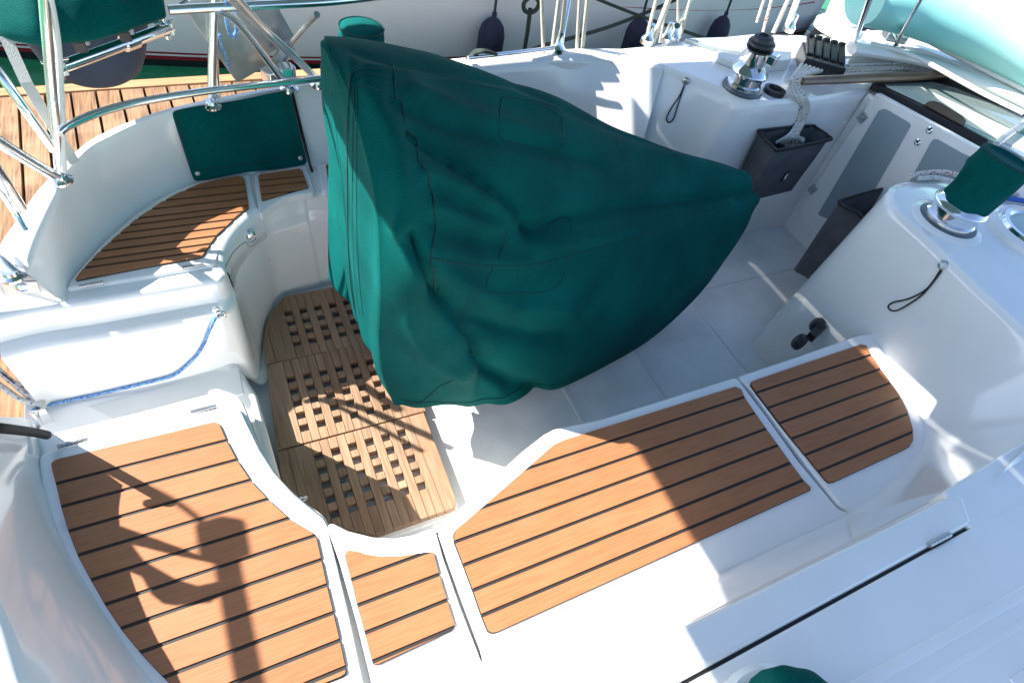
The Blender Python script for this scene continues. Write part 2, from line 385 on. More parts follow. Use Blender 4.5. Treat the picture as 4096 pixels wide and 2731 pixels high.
# small port seat
ps_ = zPH([(1712, 222), (1745, 200), (2150, 128), (2180, 135), (2215, 230), (2262, 370), (2240, 385), (2090, 402), (1960, 440), (1860, 500), (1800, 560), (1775, 575), (1760, 560)])
tk = zPH([(1755, 245), (1780, 228), (2120, 180), (2150, 195), (2165, 240), (2205, 345), (2000, 400), (1800, 462), (1785, 455)])
sS = seam_y([((1765, 297), (2175, 240)), ((1775, 350), (2190, 290)), ((1785, 408), (1950, 400))], 0, zPH)
lid('seat_panel', PS(ps_), PS(tk), sS)
# port side seat, forward, mostly behind the wheel cover
e0 = PS(zPH([(2215, 125), (2340, 440)]))
lid('locker_lid', [(.345, 1.935), (1.35, 1.93), (1.35, 1.77), (.33, 1.77)], [(.375, 1.915), (1.30, 1.91), (1.30, 1.80), (.36, 1.80)], [1.83, 1.86, 1.89])
lid('seat_panel', [(1.37, 1.93), (1.74, 1.92), (1.70, 1.77), (1.37, 1.77)], [(1.40, 1.91), (1.69, 1.90), (1.66, 1.80), (1.40, 1.80)], [1.83, 1.86, 1.89])

# apron below the port helm lid with its latch
ap = PS([(508, 618), (505, 596), (510, 566), (534, 527), (562, 499), (589, 477)])
apo = off(ap, .018)
rowsA = [[p + Vector((0, 0, .0)) for p in off(ap, -.004)], [p + Vector((0, 0, -.006)) for p in off(ap, .010)], [p + Vector((0, 0, -.02)) for p in apo], [Vector((q.x, q.y, -.115)) for q in off(ap, .024)], [Vector((q.x, q.y, -.125)) for q in off(ap, .012)]]
ribbon('lid_apron', rowsA, gel, lidP, n=8)
# vertical drain grooves in the footwell wall
g = MB()
for pts in ([(590, 485), (600, 530), (612, 570), (618, 605)],):
    g.tube([P(592, 482, -.03), P(600, 520, -.10), P(609, 560, -.16), P(617, 600, -.22)], [.004, .010, .010, .005], 8)
g.build('drain_groove', mat('groove_grey', (.42, .43, .41), .5), Y)

# --- port coaming
rimPx = [(61, 627), (69, 590), (86, 541), (110, 492), (132, 450), (156, 392 + 8), (207, 346), (255, 319), (319, 288), (389, 262), (500, 237), (666, 206)]
rimZ = [.10, .125, .15, .175, .19, .205, .215, .222, .23, .235, .245, .25]
ri = [P(a, b_, z) for (a, b_), z in zip(rimPx, rimZ)]
ri[0] = PY(61, 627, 1.44)
outPx = [(0, 655), (-30, 610), (-20, 560), (25, 515), (59, 474), (100, 425), (150, 381), (205, 341), (262, 310), (330, 276), (389, 254), (500, 229), (660, 199)]
rimFwd = [Vector((.6, 2.02, .265)), Vector((.95, 2.03, .285)), Vector((1.25, 2.035, .30)), Vector((1.48, 2.02, .312)), Vector((1.735, 1.885, .325))]
cbase = cb[1:12] + [Vector((.6, 1.955, 0)), Vector((.95, 1.96, 0)), Vector((1.25, 1.96, 0)), Vector((1.44, 1.92, 0)), Vector((1.66, 1.76, 0))]
ri = ri + rimFwd
cbase = [Vector((p.x, p.y, -.012)) for p in cbase]
cbase[0] = Vector((-.445, 1.445, -.01))
ro_ = [P(a, b_, z) for (a, b_), z in zip([(20, 600), (0, 563), (30, 515), (59, 474), (85, 440), (118, 395 + 14), (188, 340), (240, 308), (312, 278), (389, 253), (500, 228), (664, 197)], rimZ)]
ro_ += [Vector((p.x, p.y + .07, p.z)) for p in rimFwd[:4]] + [Vector((1.75, 2.06, .322))]
while len(cbase) < len(ri): cbase.insert(1, cbase[0].lerp(cbase[1], .5))
def mid(A, B, t, bulge=0, dz=0):
    out = []
    for a, b_ in zip(A, B):
        p = a.lerp(b_, t); d = (b_ - a); h = Vector((d.x, d.y, 0)); out.append(p + h * bulge + Vector((0, 0, dz)))
    return out
rows = [off(cbase, .012), mid(cbase, ri, .12, -.10), mid(cbase, ri, .5, -.06), mid(cbase, ri, .88, 0), mid(cbase, ri, .97, .02, .004), mid(ri, ro_, .12, 0, .006), mid(ri, ro_, .88, 0, .006), mid(ri, ro_, 1., 0, -.003),
        [Vector((p.x * 1.0, p.y + .02, p.z - .05)) for p in ro_], [Vector((p.x, p.y + .015, -1.4)) for p in ro_]]
coP = ribbon('coaming', rows, gel, Y, n=7)
# transom end face to port of the walkway
r_e = [PY(61, 627, 1.44), PY(131, 693, 1.44), PY(128, 715, 1.44)]
b = MB()
b.prism([(-1.0, 1.441), (-.43, 1.441), (-.445, 1.47), (-.56, 1.60), (-.70, 1.95), (-1.0, 1.95)], -.085, -.005)
b.prism([(XW - .02, 1.36), (-.43, 1.36), (-.43, 1.95), (XW - .02, 1.95)], -1.3, -.31)
b.build('transom', gel, Y, bevel=.008)
b = MB(); a = [(-.43, -.02), (-.50, .04), (-.56, .095), (-.62, .11), (-1.0, .04), (-1.0, -.02)]
vs = [(x, 1.437, z) for x, z in a] + [(x - .02, 1.60, z + .01) for x, z in a]
b.add(vs, [tuple(range(6))] + [(i, 6 + i, 6 + (i + 1) % 6, (i + 1) % 6) for i in range(6)] + [tuple(range(11, 5, -1))])
b.build('transom_end', gel, Y, bevel=.008)
# small chrome plate with a round eye
pl = MB(); c = PY(47, 660, 1.432); R = Matrix.Rotation(math.radians(8), 3, 'Y')
pl.box(c, (.075, .006, .04), R); pl.build('latch_plate', brushed, Y, bevel=.002)
pl = MB(); pl.lathe(c + Vector((.004, -.003, .002)), (0, -1, 0), [(.013, 0), (.013, .004), (.009, .006), (.006, .003)], 20); pl.build('latch_eye', chrome, Y)

# --- starboard helm seat
rimS = [(78, 996), (112, 988), (200, 967), (300, 943), (400, 917), (470, 899), (510, 894), (535, 899), (553, 915), (570, 955), (596, 1020), (636, 1085), (688, 1138), (735, 1172), (750, 1192), (760, 1230), (800, 1420), (835, 1600), (850, 1680)]
rsn = PS(rimS)
coS = [(60, 960), (80, 1000), (87, 1045), (98, 1110), (128, 1200), (170, 1290), (230, 1390), (303, 1500), (358, 1575), (450, 1680)]
ob = cr(rsn, 5)
poly = [(p.x, p.y) for p in ob] + [(p.x - .015, p.y - .01) for p in reversed(PS(coS[2:]))]
slab('seat_base', poly, -.014, -.12, gel, Y, bevel=.012, seg=5)
bs = [P(78, 1146, -.3), P(112, 1138, -.3), P(200, 1115, -.3), P(300, 1090, -.3), P(400, 1065, -.3), P(470, 1048, -.3), P(540, 1005, -.34), P(575, 985, -.36), P(598, 990, SOLE), P(612, 1050, SOLE), P(632, 1120, SOLE), P(665, 1190, SOLE), P(700, 1230, SOLE), P(760, 1260, SOLE), P(800, 1290, SOLE), P(810, 1310, SOLE)]
rs2 = rsn[:16]
ribbon('footwell_side', [[Vector((p.x, p.y, -.026)) for p in off(rs2, -.002)], [lz(rs2[i], bs[i], .25, -.1) for i in range(16)], [lz(rs2[i], bs[i], .9, bs[i].z * .8) for i in range(16)], bs], gel, Y, n=6)
lds = zSH([(205, 390), (208, 368), (225, 355), (310, 328), (470, 285), (1010, 142), (1150, 104), (1215, 97), (1255, 104), (1285, 135), (1320, 210), (1378, 330), (1455, 450), (1560, 565), (1650, 640), (1715, 690), (1735, 725), (1750, 790), (1795, 970), (1850, 1200), (1915, 1500), (1945, 1640), (1960, 1760), (1100, 1820), (830, 1600), (700, 1478), (600, 1340), (480, 1150), (370, 950), (290, 780), (235, 600), (208, 430)])
tks = zSH([(275, 405), (290, 392), (320, 380), (1135, 186), (1155, 190), (1170, 205), (1205, 285), (1262, 392), (1335, 500), (1428, 600), (1542, 703), (1655, 770), (1682, 795), (1692, 830), (1710, 915), (1740, 1055), (1775, 1200), (1810, 1350), (1842, 1500), (1838, 1525), (1815, 1540), (1450, 1685), (1150, 1780), (1040, 1700), (870, 1540), (750, 1412), (650, 1290), (562, 1158), (488, 1028), (418, 898), (368, 770), (330, 645), (303, 525), (280, 440)])
sS = seam_y([((290, 392), (1150, 188)), ((305, 517), (1205, 285)), ((330, 635), (1262, 392)), ((370, 762), (1335, 500)), ((420, 890), (1428, 600)), ((490, 1018), (1542, 703)), ((560, 1147), (1685, 795)), ((650, 1278), (1710, 920)), ((745, 1405), (1740, 1055)), ((870, 1538), (1775, 1200)), ((1100, 1620), (1808, 1350)), ((1300, 1690), (1842, 1505))], 0, zSH)
sS[0] += .004
hp = PS(zSH([(308, 315), (470, 273), (1012, 133), (1150, 98)]))
lid('locker_lid', PS(lds), PS(tks), sS, ((hp[0], hp[1]), (hp[2], hp[3])))

# starboard helm coaming
cbs = PS(coS); cbs = [Vector((p.x, p.y, -.014)) for p in cbs]
rzs = .20
ris = PS([(-70, 960), (-90, 1020), (-95, 1080), (-90, 1150), (-75, 1230), (-45, 1330), (0, 1431), (41, 1568), (75, 1640), (130, 1760)], rzs)
ros = [p + Vector((-.10, -.07, 0)) for p in ris]
rows = [mid(cbs, ris, -.03), mid(cbs, ris, .12, -.08), mid(cbs, ris, .5, -.06), mid(cbs, ris, .9), mid(cbs, ris, .98, .02, .004), mid(ris, ros, .12, 0, .006), mid(ris, ros, .9, 0, .006), ros, [Vector((p.x - .02, p.y - .02, -1.4)) for p in ros]]
ribbon('coaming', rows, gel, Y, n=7)
b = MB(); e = [P(75, 1000, .0), P(85, 1050, .0)]
b.prism([(-.80, 1.02), (P(78, 998).x, P(78, 998).y + .01), (P(92, 1060).x, P(92, 1060).y), (-.80, .85)], -.6, .03)
b.build('transom_end', gel, Y, bevel=.015)

# --- small starboard seat between the lockers
ss = [(752, 1212), (754, 1203), (764, 1200), (800, 1218), (855, 1232), (905, 1235), (950, 1227), (988, 1212), (998, 1214), (1004, 1228), (1018, 1280), (1060, 1400), (1104, 1512), (1118, 1530), (1200, 1640), (1220, 1720), (900, 1760), (862, 1600), (820, 1430), (780, 1290)]
tss = z3([(322, 655), (330, 630), (355, 618), (410, 625), (470, 645), (560, 660), (700, 662), (850, 640), (900, 628), (950, 628), (965, 650), (1005, 800), (1060, 980), (1112, 1155), (1108, 1175), (1090, 1195), (560, 1438), (540, 1440), (522, 1425), (515, 1400), (465, 1205), (410, 1005), (365, 820)])
sS = seam_y([((330, 632), (395, 612)), ((365, 825), (935, 633)), ((410, 1005), (1005, 800)), ((465, 1205), (1065, 980)), ((520, 1412), (1110, 1178))], 0, z3)
lid('seat_panel', PS(ss), PS(tss), sS[1:], z=.0)
# --- main starboard locker and the forward seat
ml = zMA([(58, 912), (62, 885), (85, 855), (130, 820), (430, 548), (520, 478), (560, 455), (640, 435), (760, 412), (1352, 228), (1372, 232), (1395, 262), (1500, 400), (1640, 595), (1790, 775), (1812, 800)]) 
mlp = PS(ml) + [Vector((1.35, .155, 0)), Vector((.9, .16, 0)), Vector((.28, .16, 0))] + PS([(1104, 1490), (1060, 1372), (1020, 1262)])
tkm = zMA([(122, 925), (124, 910), (140, 893), (175, 865), (565, 525), (610, 505), (1360, 272), (1385, 285), (1400, 320), (1445, 387), (1495, 458), (1545, 528), (1600, 605), (1655, 680), (1688, 713), (1686, 726), (310, 1350), (290, 1353), (272, 1345), (245, 1280), (205, 1165), (165, 1058), (125, 955)])
sS = seam_y([((450, 632), (1395, 320)), ((260, 802), (1445, 387)), ((125, 955), (1495, 458)), ((165, 1058), (1545, 528)), ((208, 1165), (1605, 605)), ((248, 1278), (1655, 680))], 0, zMA)
lid('locker_lid', mlp, PS(tkm), sS, bevel=.012)
fw = zMA([(1368, 222), (1385, 215), (1640, 130), (1900, 40), (1960, 30), (2060, 80), (2200, 350), (2220, 520)])
fwp = PS(fw) + [Vector((1.80, .18, 0)), Vector((1.372, .152, 0))] + PS(zMA([(1818, 790), (1700, 640), (1560, 455), (1420, 268)]))
tkf = zMA([(1425, 265), (1427, 252), (1440, 245), (1905, 88), (1930, 92), (1950, 130), (1995, 197), (2040, 258), (2082, 320), (2115, 388), (2135, 465), (2135, 510), (2120, 535), (2090, 552), (1790, 690), (1768, 694), (1750, 680), (1725, 650), (1665, 575), (1605, 502), (1550, 432), (1500, 365), (1450, 300)])
sS = seam_y([((1450, 300), (1950, 135)), ((1500, 365), (1995, 197)), ((1550, 432), (2040, 258)), ((1605, 502), (2080, 320)), ((1665, 575), (2115, 388)), ((1725, 650), (2135, 465))], 0, zMA)
lid('seat_panel', fwp, PS(tkf), sS, bevel=.012)
# base under the starboard seats and its inboard face
slab('seat_base', [(.02, .12), (.02, .62)] + [tuple(P(760, 1222)[:2]), tuple(P(860, 1248)[:2]), tuple(P(985, 1225)[:2])] + [tuple(P(1012, 1218)[:2]), tuple(P(1265, 995)[:2]), tuple(P(1320, 978)[:2]), (1.9, .635), (1.95, .12)], -.032, -.10, gel, Y, bevel=.004)
tp = [P(752, 1205), P(800, 1222), P(860, 1237), P(905, 1239), P(950, 1231), P(990, 1216), P(1016, 1206), P(1040, 1184), P(1200, 1034), P(1250, 1003), P(1290, 985), P(1330, 975), P(1500, 920), P(1690, 864), P(1850, 812), P(1985, 765)]
bt = [P(770, 1262, SOLE), P(810, 1275, SOLE), P(870, 1283, SOLE), P(915, 1278, SOLE), P(960, 1264, SOLE), P(1010, 1240, SOLE), P(1040, 1215, SOLE), P(1070, 1190, SOLE), P(1200, 1075, SOLE), P(1240, 1050, SOLE), P(1280, 1030, SOLE), P(1330, 1015, SOLE), P(1500, 965, SOLE), P(1690, 905, SOLE), P(1850, 850, SOLE), P(1950, 815, SOLE)]
bt = [Vector((t.x + .02, t.y + .04, SOLE)) for t in tp]
ribbon('footwell_side', [[Vector((p.x, p.y - .004, -.02)) for p in tp], [Vector((p.x, p.y + .002, -.10)) for p in tp], bt], gel, Y, n=5)

# --- starboard backrest / coaming with its locker lid
LT = .30
xs = [.1, .3, .5, .8, 1.1, 1.35, 1.6, 1.85]
def yb(x): return .165 if x < 1.4 else .165 + (x - 1.4) * .10
def row(z, f): return [Vector((x, f(x), z if not callable(z) else z(x))) for x in xs]
rows = [row(-.02, lambda x: yb(x) + .012), row(.004, lambda x: yb(x) - .008), row(.06, lambda x: yb(x) - .03), row(.25, lambda x: .082), row(.285, lambda x: .076), row(LT - .004, lambda x: .062), row(LT - .012, lambda x: .02), row(LT - .012, lambda x: -.02)]
rows = [row(-.02, lambda x: yb(x) + .012), row(.004, lambda x: yb(x) - .008), row(.06, lambda x: yb(x) - .03), row(.25, lambda x: .082), row(.283, lambda x: .074), row(LT - .012, lambda x: .06), row(LT - .014, lambda x: -.02)]
ribbon('backrest', rows, gel, Y, n=4)
b = MB(); b.prism([(.1, -.02), (1.9, -.02), (1.9, -.4), (.1, -.4)], LT - .30, LT - .014)
dk = [(.1, -.001), (1.36, -.001), (2.1, -.004), (3.4, .05), (3.4, -1.2), (.1, -1.2)]
b = MB(); b.prism(dk, LT - .2, LT); deckS = b.build('side_deck', gel, Y, bevel=.006)
b = MB(); b.prism([(1.31, .085), (1.9, .12), (2.1, .005), (2.1, -.01), (1.30, -.01), (1.283, .03)], LT - .1, LT)
b.build('coaming_top', gel, Y, bevel=.01)
lidb = slab('locker_lid', PS([(2190, 1133), (2212, 1140), (2232, 1198), (2225, 1207)], LT) + [Vector((.40, .005, 0)), Vector((.20, .005, 0)), Vector((.20, .078, 0))], LT + .002, LT - .03, gel, Y, bevel=.01)
b = MB(); b.prism([(.1, .0135), (1.30, .0135), (1.30, -.012), (.1, -.012)], LT - .05, LT - .0105); b.build('lid_gap_shade', black, Y, smooth=False)  # black strip stands in for the shade inside the lid gap
h = PS([(2130, 1253), (2178, 1228)], LT); hinge(h[0], h[1], lidb, LT + .004, .006)
# moulded ridges on the side deck
b = MB()
for y0, w in ((-.13, .012), (-.17, .008)):
    b.tube([Vector((x, y0 - (x - 1) * .035, LT - .002)) for x in (.7, 1, 1.4, 1.8, 2.2)], w, 10, flat=.5)
b.build('deck_ridge', gel, deckS)
slab('nonskid_pad', [(1.1, -.23), (1.9, -.26), (1.9, -.8), (1.1, -.8)], LT + .003, LT - .01, gel, Y, bevel=.002)

# --- starboard winch pod
PT = .33
top = [Vector((2.68, .99, PT)), Vector((2.4, .995, PT)), P(2085, 417, PT), P(2052, 425, PT), P(2040, 440, PT), P(2043, 462, PT), P(2062, 490, PT), P(2140, 562, PT), P(2240, 660, PT), P(2352, 765, PT), P(2450, 862, PT), P(2480, 960, .325), P(2352, 1050, .31), Vector((1.40, .074, .296))]
bot = [Vector((2.68, .965, SOLE)), Vector((2.4, .965, SOLE)), Vector((2.12, .965, SOLE)), P(1765, 755, SOLE), P(1740, 770, SOLE), P(1732, 790, SOLE), P(1745, 815, SOLE), Vector((1.92, .72, SOLE)), Vector((1.90, .585, -.2)), Vector((1.875, .44, -.02)), Vector((1.84, .34, -.02)), Vector((1.79, .27, -.02)), Vector((1.66, .215, -.02)), Vector((1.33, .175, -.02))]
rows = [mid(bot, top, -.04, .0), bot, mid(bot, top, .12, -.04), mid(bot, top, .5, -.02), mid(bot, top, .9), mid(bot, top, .96, 0), mid(bot, top, 1, .01, -.004), [p + (Vector((2.45, .5, PT)) - p) * .035 + Vector((0, 0, .004)) for p in top]]
pz_ = [-.5, -.02, .004, .06, .25, .283, .288, .4]; py_ = [.177, .177, .157, .135, .082, .074, .060, .03]
for r_ in rows:
    r_[-1] = Vector((r_[-1].x, float(np.interp(r_[-1].z, pz_, py_)) - .003, r_[-1].z))
ribbon('winch_pod', rows, gel, Y, n=7)
tl = cr([p + (Vector((2.45, .5, PT)) - p) * .03 for p in top[:11]], 6)
poly = [(p.x, p.y) for p in tl] + [(top[11].x + .02, top[11].y - .01), (top[12].x + .03, top[12].y - .02), (1.9, -.003), (3.3, .0), (3.3, .99)]
b = MB(); b.prism(poly, PT - .05, PT + .003); b.build('winch_pod_top', gel, Y, smooth=False)

# --- port winch pod and forward deck
topP = [Vector((1.73, 2.05, PT)), P(1506, 146, PT), P(1519, 151, PT), P(1590, 178, PT), P(1664, 208, PT), P(1705, 226, PT), P(1751, 235, PT), P(1810, 232, PT), P(1894, 224, PT), P(2003, 205, PT)]
botP = [Vector((1.62, 1.90, -.02)), Vector((1.60, 1.84, -.02)), Vector((1.63, 1.80, -.03)), Vector((1.70, 1.74, -.1)), Vector((1.77, 1.67, SOLE)), Vector((1.85, 1.62, SOLE)), Vector((2.0, 1.6, SOLE)), Vector((2.2, 1.6, SOLE)), Vector((2.4, 1.6, SOLE)), Vector((2.69, 1.6, SOLE))]
rows = [botP, mid(botP, topP, .1, -.03), mid(botP, topP, .5), mid(botP, topP, .92), mid(botP, topP, .98, 0, .0), [p + (Vector((2.2, 2.0, PT)) - p) * .03 + Vector((0, 0, .002)) for p in topP]]
ribbon('winch_pod', rows, gel, Y, n=6)
tl = cr([p + (Vector((2.2, 2.0, PT)) - p) * .028 for p in topP], 5)
poly = [(p.x, p.y) for p in tl] + [(3.2, 1.62), (3.2, 2.1)]
b = MB(); b.prism(poly, PT - .05, PT + .001); b.build('winch_pod_top', gel, Y, smooth=False)
b = MB(); oe = PS([(1378, 112), (1477, 103), (1576, 90), (1730, 75), (1860, 78), (2010, 66)], .31)
b.prism([(1.25, 2.035)] + [(p.x, p.y) for p in oe] + [(4.6, oe[-1].y - .2), (4.6, 1.9), (1.78, 1.99)], -.9, .308)
b.build('side_deck', gel, Y, bevel=.02)

# --- companionway
CX = 2.68
bh = MB()
def quad(bm, pts, mi=0): bm.add(pts, [(0, 1, 2, 3)], mi)
c0 = [PX(1790, 478, CX), PX(2005, 203, CX)]
bh.add([(CX, .9, -.5), (CX, 1.62, -.5), (CX, 1.62, .325), (CX, .9, .325), (CX + .1, .9, -.5), (CX + .1, 1.62, -.5), (CX + .1, 1.62, .325), (CX + .1, .9, .325)], [(0, 3, 2, 1), (4, 5, 6, 7), (0, 1, 5, 4), (3, 7, 6, 2), (0, 4, 7, 3), (1, 2, 6, 5)])
bulk = bh.build('bulkhead', gel, Y, bevel=.02)
def onX(px, x, th, name, m, parent, bev=.003):
    pts = [PX(a, b_, x) for a, b_ in px]; n = len(pts); b = MB()
    b.add(pts + [p + Vector((th, 0, 0)) for p in pts], [tuple(range(n))] + [tuple(range(2 * n - 1, n - 1, -1))] + [(i, n + i, n + (i + 1) % n, (i + 1) % n) for i in range(n)])
    bmx = bmesh.new(); o = b.build(name, m, parent, bevel=bev)
    bmx.from_mesh(o.data); bmesh.ops.recalc_face_normals(bmx, faces=bmx.faces); bmx.to_mesh(o.data); bmx.free(); return o
door = onX([(2012, 214), (1843, 468), (1843, 500), (1890, 560), (2200, 720), (2400, 560), (2400, 425)], CX - .03, .03, 'washboard', gel, Y)
onX(zR([(865, 1140), (900, 1145), (1130, 1280), (1150, 1310), (1140, 1335), (560, 2360), (500, 2370), (190, 2250), (190, 2230), (820, 1160)]), CX - .036, .006, 'window', greyw, door, .001)
onX(zR([(1400, 1455), (1440, 1458), (1690, 1600), (1900, 1700), (1900, 2600), (1300, 2500), (960, 2300), (960, 2240), (1370, 1480)]), CX - .036, .006, 'window', greyw, door, .001)
b = MB()
for q in zR([(1358, 1360), (1233, 1487)]): b = MB(); b.lathe(PX(*q, CX - .03), (-1, 0, 0), [(.014, 0), (.014, .004), (.009, .007), (.005, .004)], 16); b.build('lock', chrome, door)
b = MB()
for q in zR([(650, 1230)]) + zG([(810, 465)]):
    b = MB(); b.box(PX(*q, CX - .036), (.012, .035, .04), Matrix.Rotation(.3, 3, 'X')); b.lathe(PX(*q, CX - .04), (-1, 0, 0), [(.006, 0), (.006, .008), (.003, .01)], 10); b.build('catch', brushed, door, bevel=.002)
# sliding hatch, its black seal and frame
hz = .365
hat = PS([(2004, 190), (2190, 176), (2420, 300), (2420, 395)], hz)
b = MB(); b.prism(hat, hz - .03, hz); hatch = b.build('hatch', black, Y, bevel=.003)
b = MB(); b.prism(PS(zR([(880, 880), (1380, 860), (1620, 920), (2500, 1290), (2500, 1740)]), hz + .001), hz - .01, hz + .003); b.build('hatch_pane', smoked, hatch, bevel=.001)
b = MB(); b.prism(PS(zR([(900, 905), (1250, 905), (2500, 1500), (2500, 1660)]), hz + .004), hz + .002, hz + .006); b.build('hatch_frame', mat('pale_alloy', (.62, .66, .60), .2, metal=.4), hatch, bevel=.001)
b = MB(); b.prism(PS(zR([(1300, 1095), (1340, 1065), (1400, 1060), (1480, 1085), (1700, 1220), (1735, 1270), (1720, 1305), (1690, 1310)]), hz + .007), hz + .004, hz + .009); b.build('hatch_handle', brown, hatch, bevel=.001)
b = MB(); b.tube(PS(zR([(2050, 1510), (2160, 1410), (2340, 1280), (2420, 1200)]), .40), .012, 8); b.build('hatch_arm', brushed, hatch)
# hatch surround, white
b = MB(); b.tube(cr(PS(zR([(540, 500), (800, 540), (1100, 590), (1400, 660), (1620, 745), (2000, 900), (2500, 1130)]), .43), 5), .042, 14, flat=.6); b.build('hatch_coaming', gel, Y)
b = MB(); b.prism(PS(zR([(600, 480), (1100, 500), (1640, 700), (2500, 1050), (2500, 640), (1900, 640), (1100, 430), (700, 300)]), .42), .33, .42); b.build('coachroof', gel, Y, bevel=.01)
b = MB(); b.prism(PS(zR([(1060, 490), (1280, 520), (1560, 630), (2100, 720), (2500, 860), (2500, 1000), (1600, 730), (1130, 560)]), .425), .42, .43); b.build('skylight', mat('pale_shade', (.30, .29, .31), .3), Y, bevel=.003)
b = MB(); b.prism([(2.69, 1.62), (5.6, 1.9), (5.6, -1.), (2.69, -.2)], .0, .32); b.build('coachroof_base', gel, Y, bevel=.01)
# wooden grab rail
b = MB(); p = PS([(1840, 186), (2000, 180), (2100, 176), (2185, 170)], .39)
b.tube([p[0] + Vector((-.01, 0, 0))] + p + [p[-1] + Vector((.02, 0, 0))], [.008, .021, .023, .023, .022, .010], 10, flat=.8)
b.build('grab_rail', wood, Y)
# rope clutches
cl = MB(); ang = None
A = P(1838, 152, PT); Bq = P(1908, 172, PT); dirx = (Bq - A).normalized(); side = Vector((0, 0, 1)).cross(dirx)
for i in range(5):
    c = A.lerp(Bq, i / 4) + Vector((0, 0, .035)); R = Matrix((dirx, side, Vector((0, 0, 1)))).transposed()
    cl.box(c, (.038, .19, .07), R); cl.box(c + Vector((0, 0, .05)) + side * .02, (.030, .15, .022), R @ Matrix.Rotation(.22, 3, 'X')); cl.box(c + Vector((0, 0, .066)) + side * .085, (.026, .05, .016), R @ Matrix.Rotation(-.5, 3, 'X'))
clo = cl.build('rope_clutch', blackp, Y, bevel=.006)
cl = MB()
for i in range(5):
    c = A.lerp(Bq, i / 4) + Vector((0, 0, .066)); R = Matrix((dirx, side, Vector((0, 0, 1)))).transposed(); cl.box(c + dirx * .013, (.004, .10, .01), R)
cl.build('clutch_plate', brushed, clo)
# lines leading forward from the clutches
for i, (m_, q0, q1) in enumerate(((whiterope, (1915, 152), (2075, 145)), (creamrope, (1915, 160), (2095, 152)), (redrope, (1915, 166), (2110, 156)), (whiterope, (1890, 138), (2030, 124)))):
    b = MB(); b.tube([P(*q0, .37), P(*q1, .39)], .006, 8); tag(b.build('control_line', m_), ['white flecked line running forward from the clutches beneath the hatch coaming', 'cream line beside the brown grab rail leading forward', 'red flecked line nearest the brown grab rail', 'white line farthest outboard of those leaving the clutches'][i], 'rope', 'lines leading forward from the clutches')

# --- winches
def winch(base, R_, parent, drum=True, up=Vector((0, 0, 1))):
    w = empty('winch'); w.parent = parent; w.name = 'winch'
    b = MB(); b.lathe(base, up, [(R_ * 1.05, 0), (R_ * 1.08, .006), (R_ * 1.03, .014), (R_ * .9, .016)], 32); b.build('winch_base', mat('winch_ring', (.09, .11, .13), .35, metal=.4), w)
    b = MB(); b.lathe(base, up, [(R_ * .88, .014), (R_ * .88, .028), (R_ * .80, .034), (R_ * .80, .06), (R_ * .92, .066), (R_ * .95, .074), (R_ * .92, .080), (R_ * .62, .10), (R_ * .50, .108)], 36)
    b.build('drum', chrome, w)
    return w
wb = P(1703, 205, PT)
w = winch(wb, .078, Y)
b = MB(); ax = Vector((-.12, -.02, 1)).normalized(); b.lathe(wb + Vector((0, 0, .095)), ax, [(.040, 0), (.042, .015), (.036, .06), (.045, .065)], 24); b.build('self_tailer', chrome, w)
b = MB(); tp_ = wb + Vector((0, 0, .095)) + ax * .064
b.lathe(tp_, ax, [(.040, 0), (.050, .006), (.053, .012), (.040, .017), (.040, .022), (.053, .027), (.050, .034), (.040, .040), (.036, .052), (.024, .055), (.018, .048)], 22); b.build('jaw_ring', blackp, w, bevel=0)
b = MB(); b.box(tp_ + Vector((.03, -.055, -.01)), (.05, .04, .04), Matrix.Rotation(.5, 3, 'Z')); b.build('feeder_arm', chrome, w, bevel=.008)
# winch button and cup
b = MB(); c = P(1776, 214, PT); b.lathe(c, (0, 0, 1), [(.045, 0), (.045, .018), (.030, .022), (.026, .006)], 24); b.build('foot_switch', blackp, Y)
wb2 = P(2172, 512, PT)
w2 = winch(wb2, .092, Y)
b = MB(); b.lathe(wb2 - Vector((0, 0, 0)), (0, 0, 1), [(.12, 0), (.12, .006), (.11, .012)], 36); b.build('winch_pad', gel, w2)
# round chrome ventilator to the right
vc = PS([(2275, 520), (2300, 510), (2380, 490), (2420, 620), (2350, 600), (2300, 560)], PT)
b = MB(); vcn = P(2372, 545, PT); b.lathe(vcn, (0, 0, 1), [(.16, 0), (.16, .02), (.14, .03), (.13, .024), (.10, .012)], 40); b.build('port_light', gel, Y)
b = MB(); b.lathe(vcn, (0, 0, 1), [(.128, .02), (.12, .034), (.105, .034), (.09, .02)], 40); b.build('chrome_ring', chrome, Y); b = MB(); b.lathe(vcn, (0, 0, 1), [(.10, .012), (.10, .026), (.01, .027)], 32); b.build('port_glass', mat('teal_glass', (.16, .30, .30), .1, coat=1), Y)
# deck hatch beside the port winch, metal framed
b = MB(); b.prism(PS(zT([(1600, 640), (1950, 650), (1945, 740), (1660, 770)]), PT), PT, PT + .05); b.build('deck_hatch', whitep, Y, bevel=.008)
b = MB(); b.prism(PS(zT([(870, 450), (1300, 435), (1600, 470), (1450, 590), (1250, 560)]), PT), PT + .002, PT + .02); b.build('deck_window', mat('pale_glass', (.42, .50, .50), .12, coat=1), Y, bevel=.003)
b = MB(); b.prism(PS(zT([(1200, 600), (1450, 650), (1400, 730), (1200, 660)]), PT), PT, PT + .03); b.build('deck_box', whitep, Y, bevel=.008)
# black socket on the footwell side
b = MB(); c = P(1850, 785, -.14); b.lathe(c + Vector((-.01, .0, -.01)), (-.5, .8, .3), [(.034, 0), (.034, .02), (.026, .03), (.018, .03)], 20); b.box(c + Vector((.055, .015, .02)), (.09, .03, .035), Matrix.Rotation(.3, 3, 'Z')); b.lathe(c + Vector((.09, .03, .02)), (-.5, .8, .3), [(.03, 0), (.032, .02), (.02, .034)], 16)
b.build('engine_control', blackp, Y, bevel=.004)

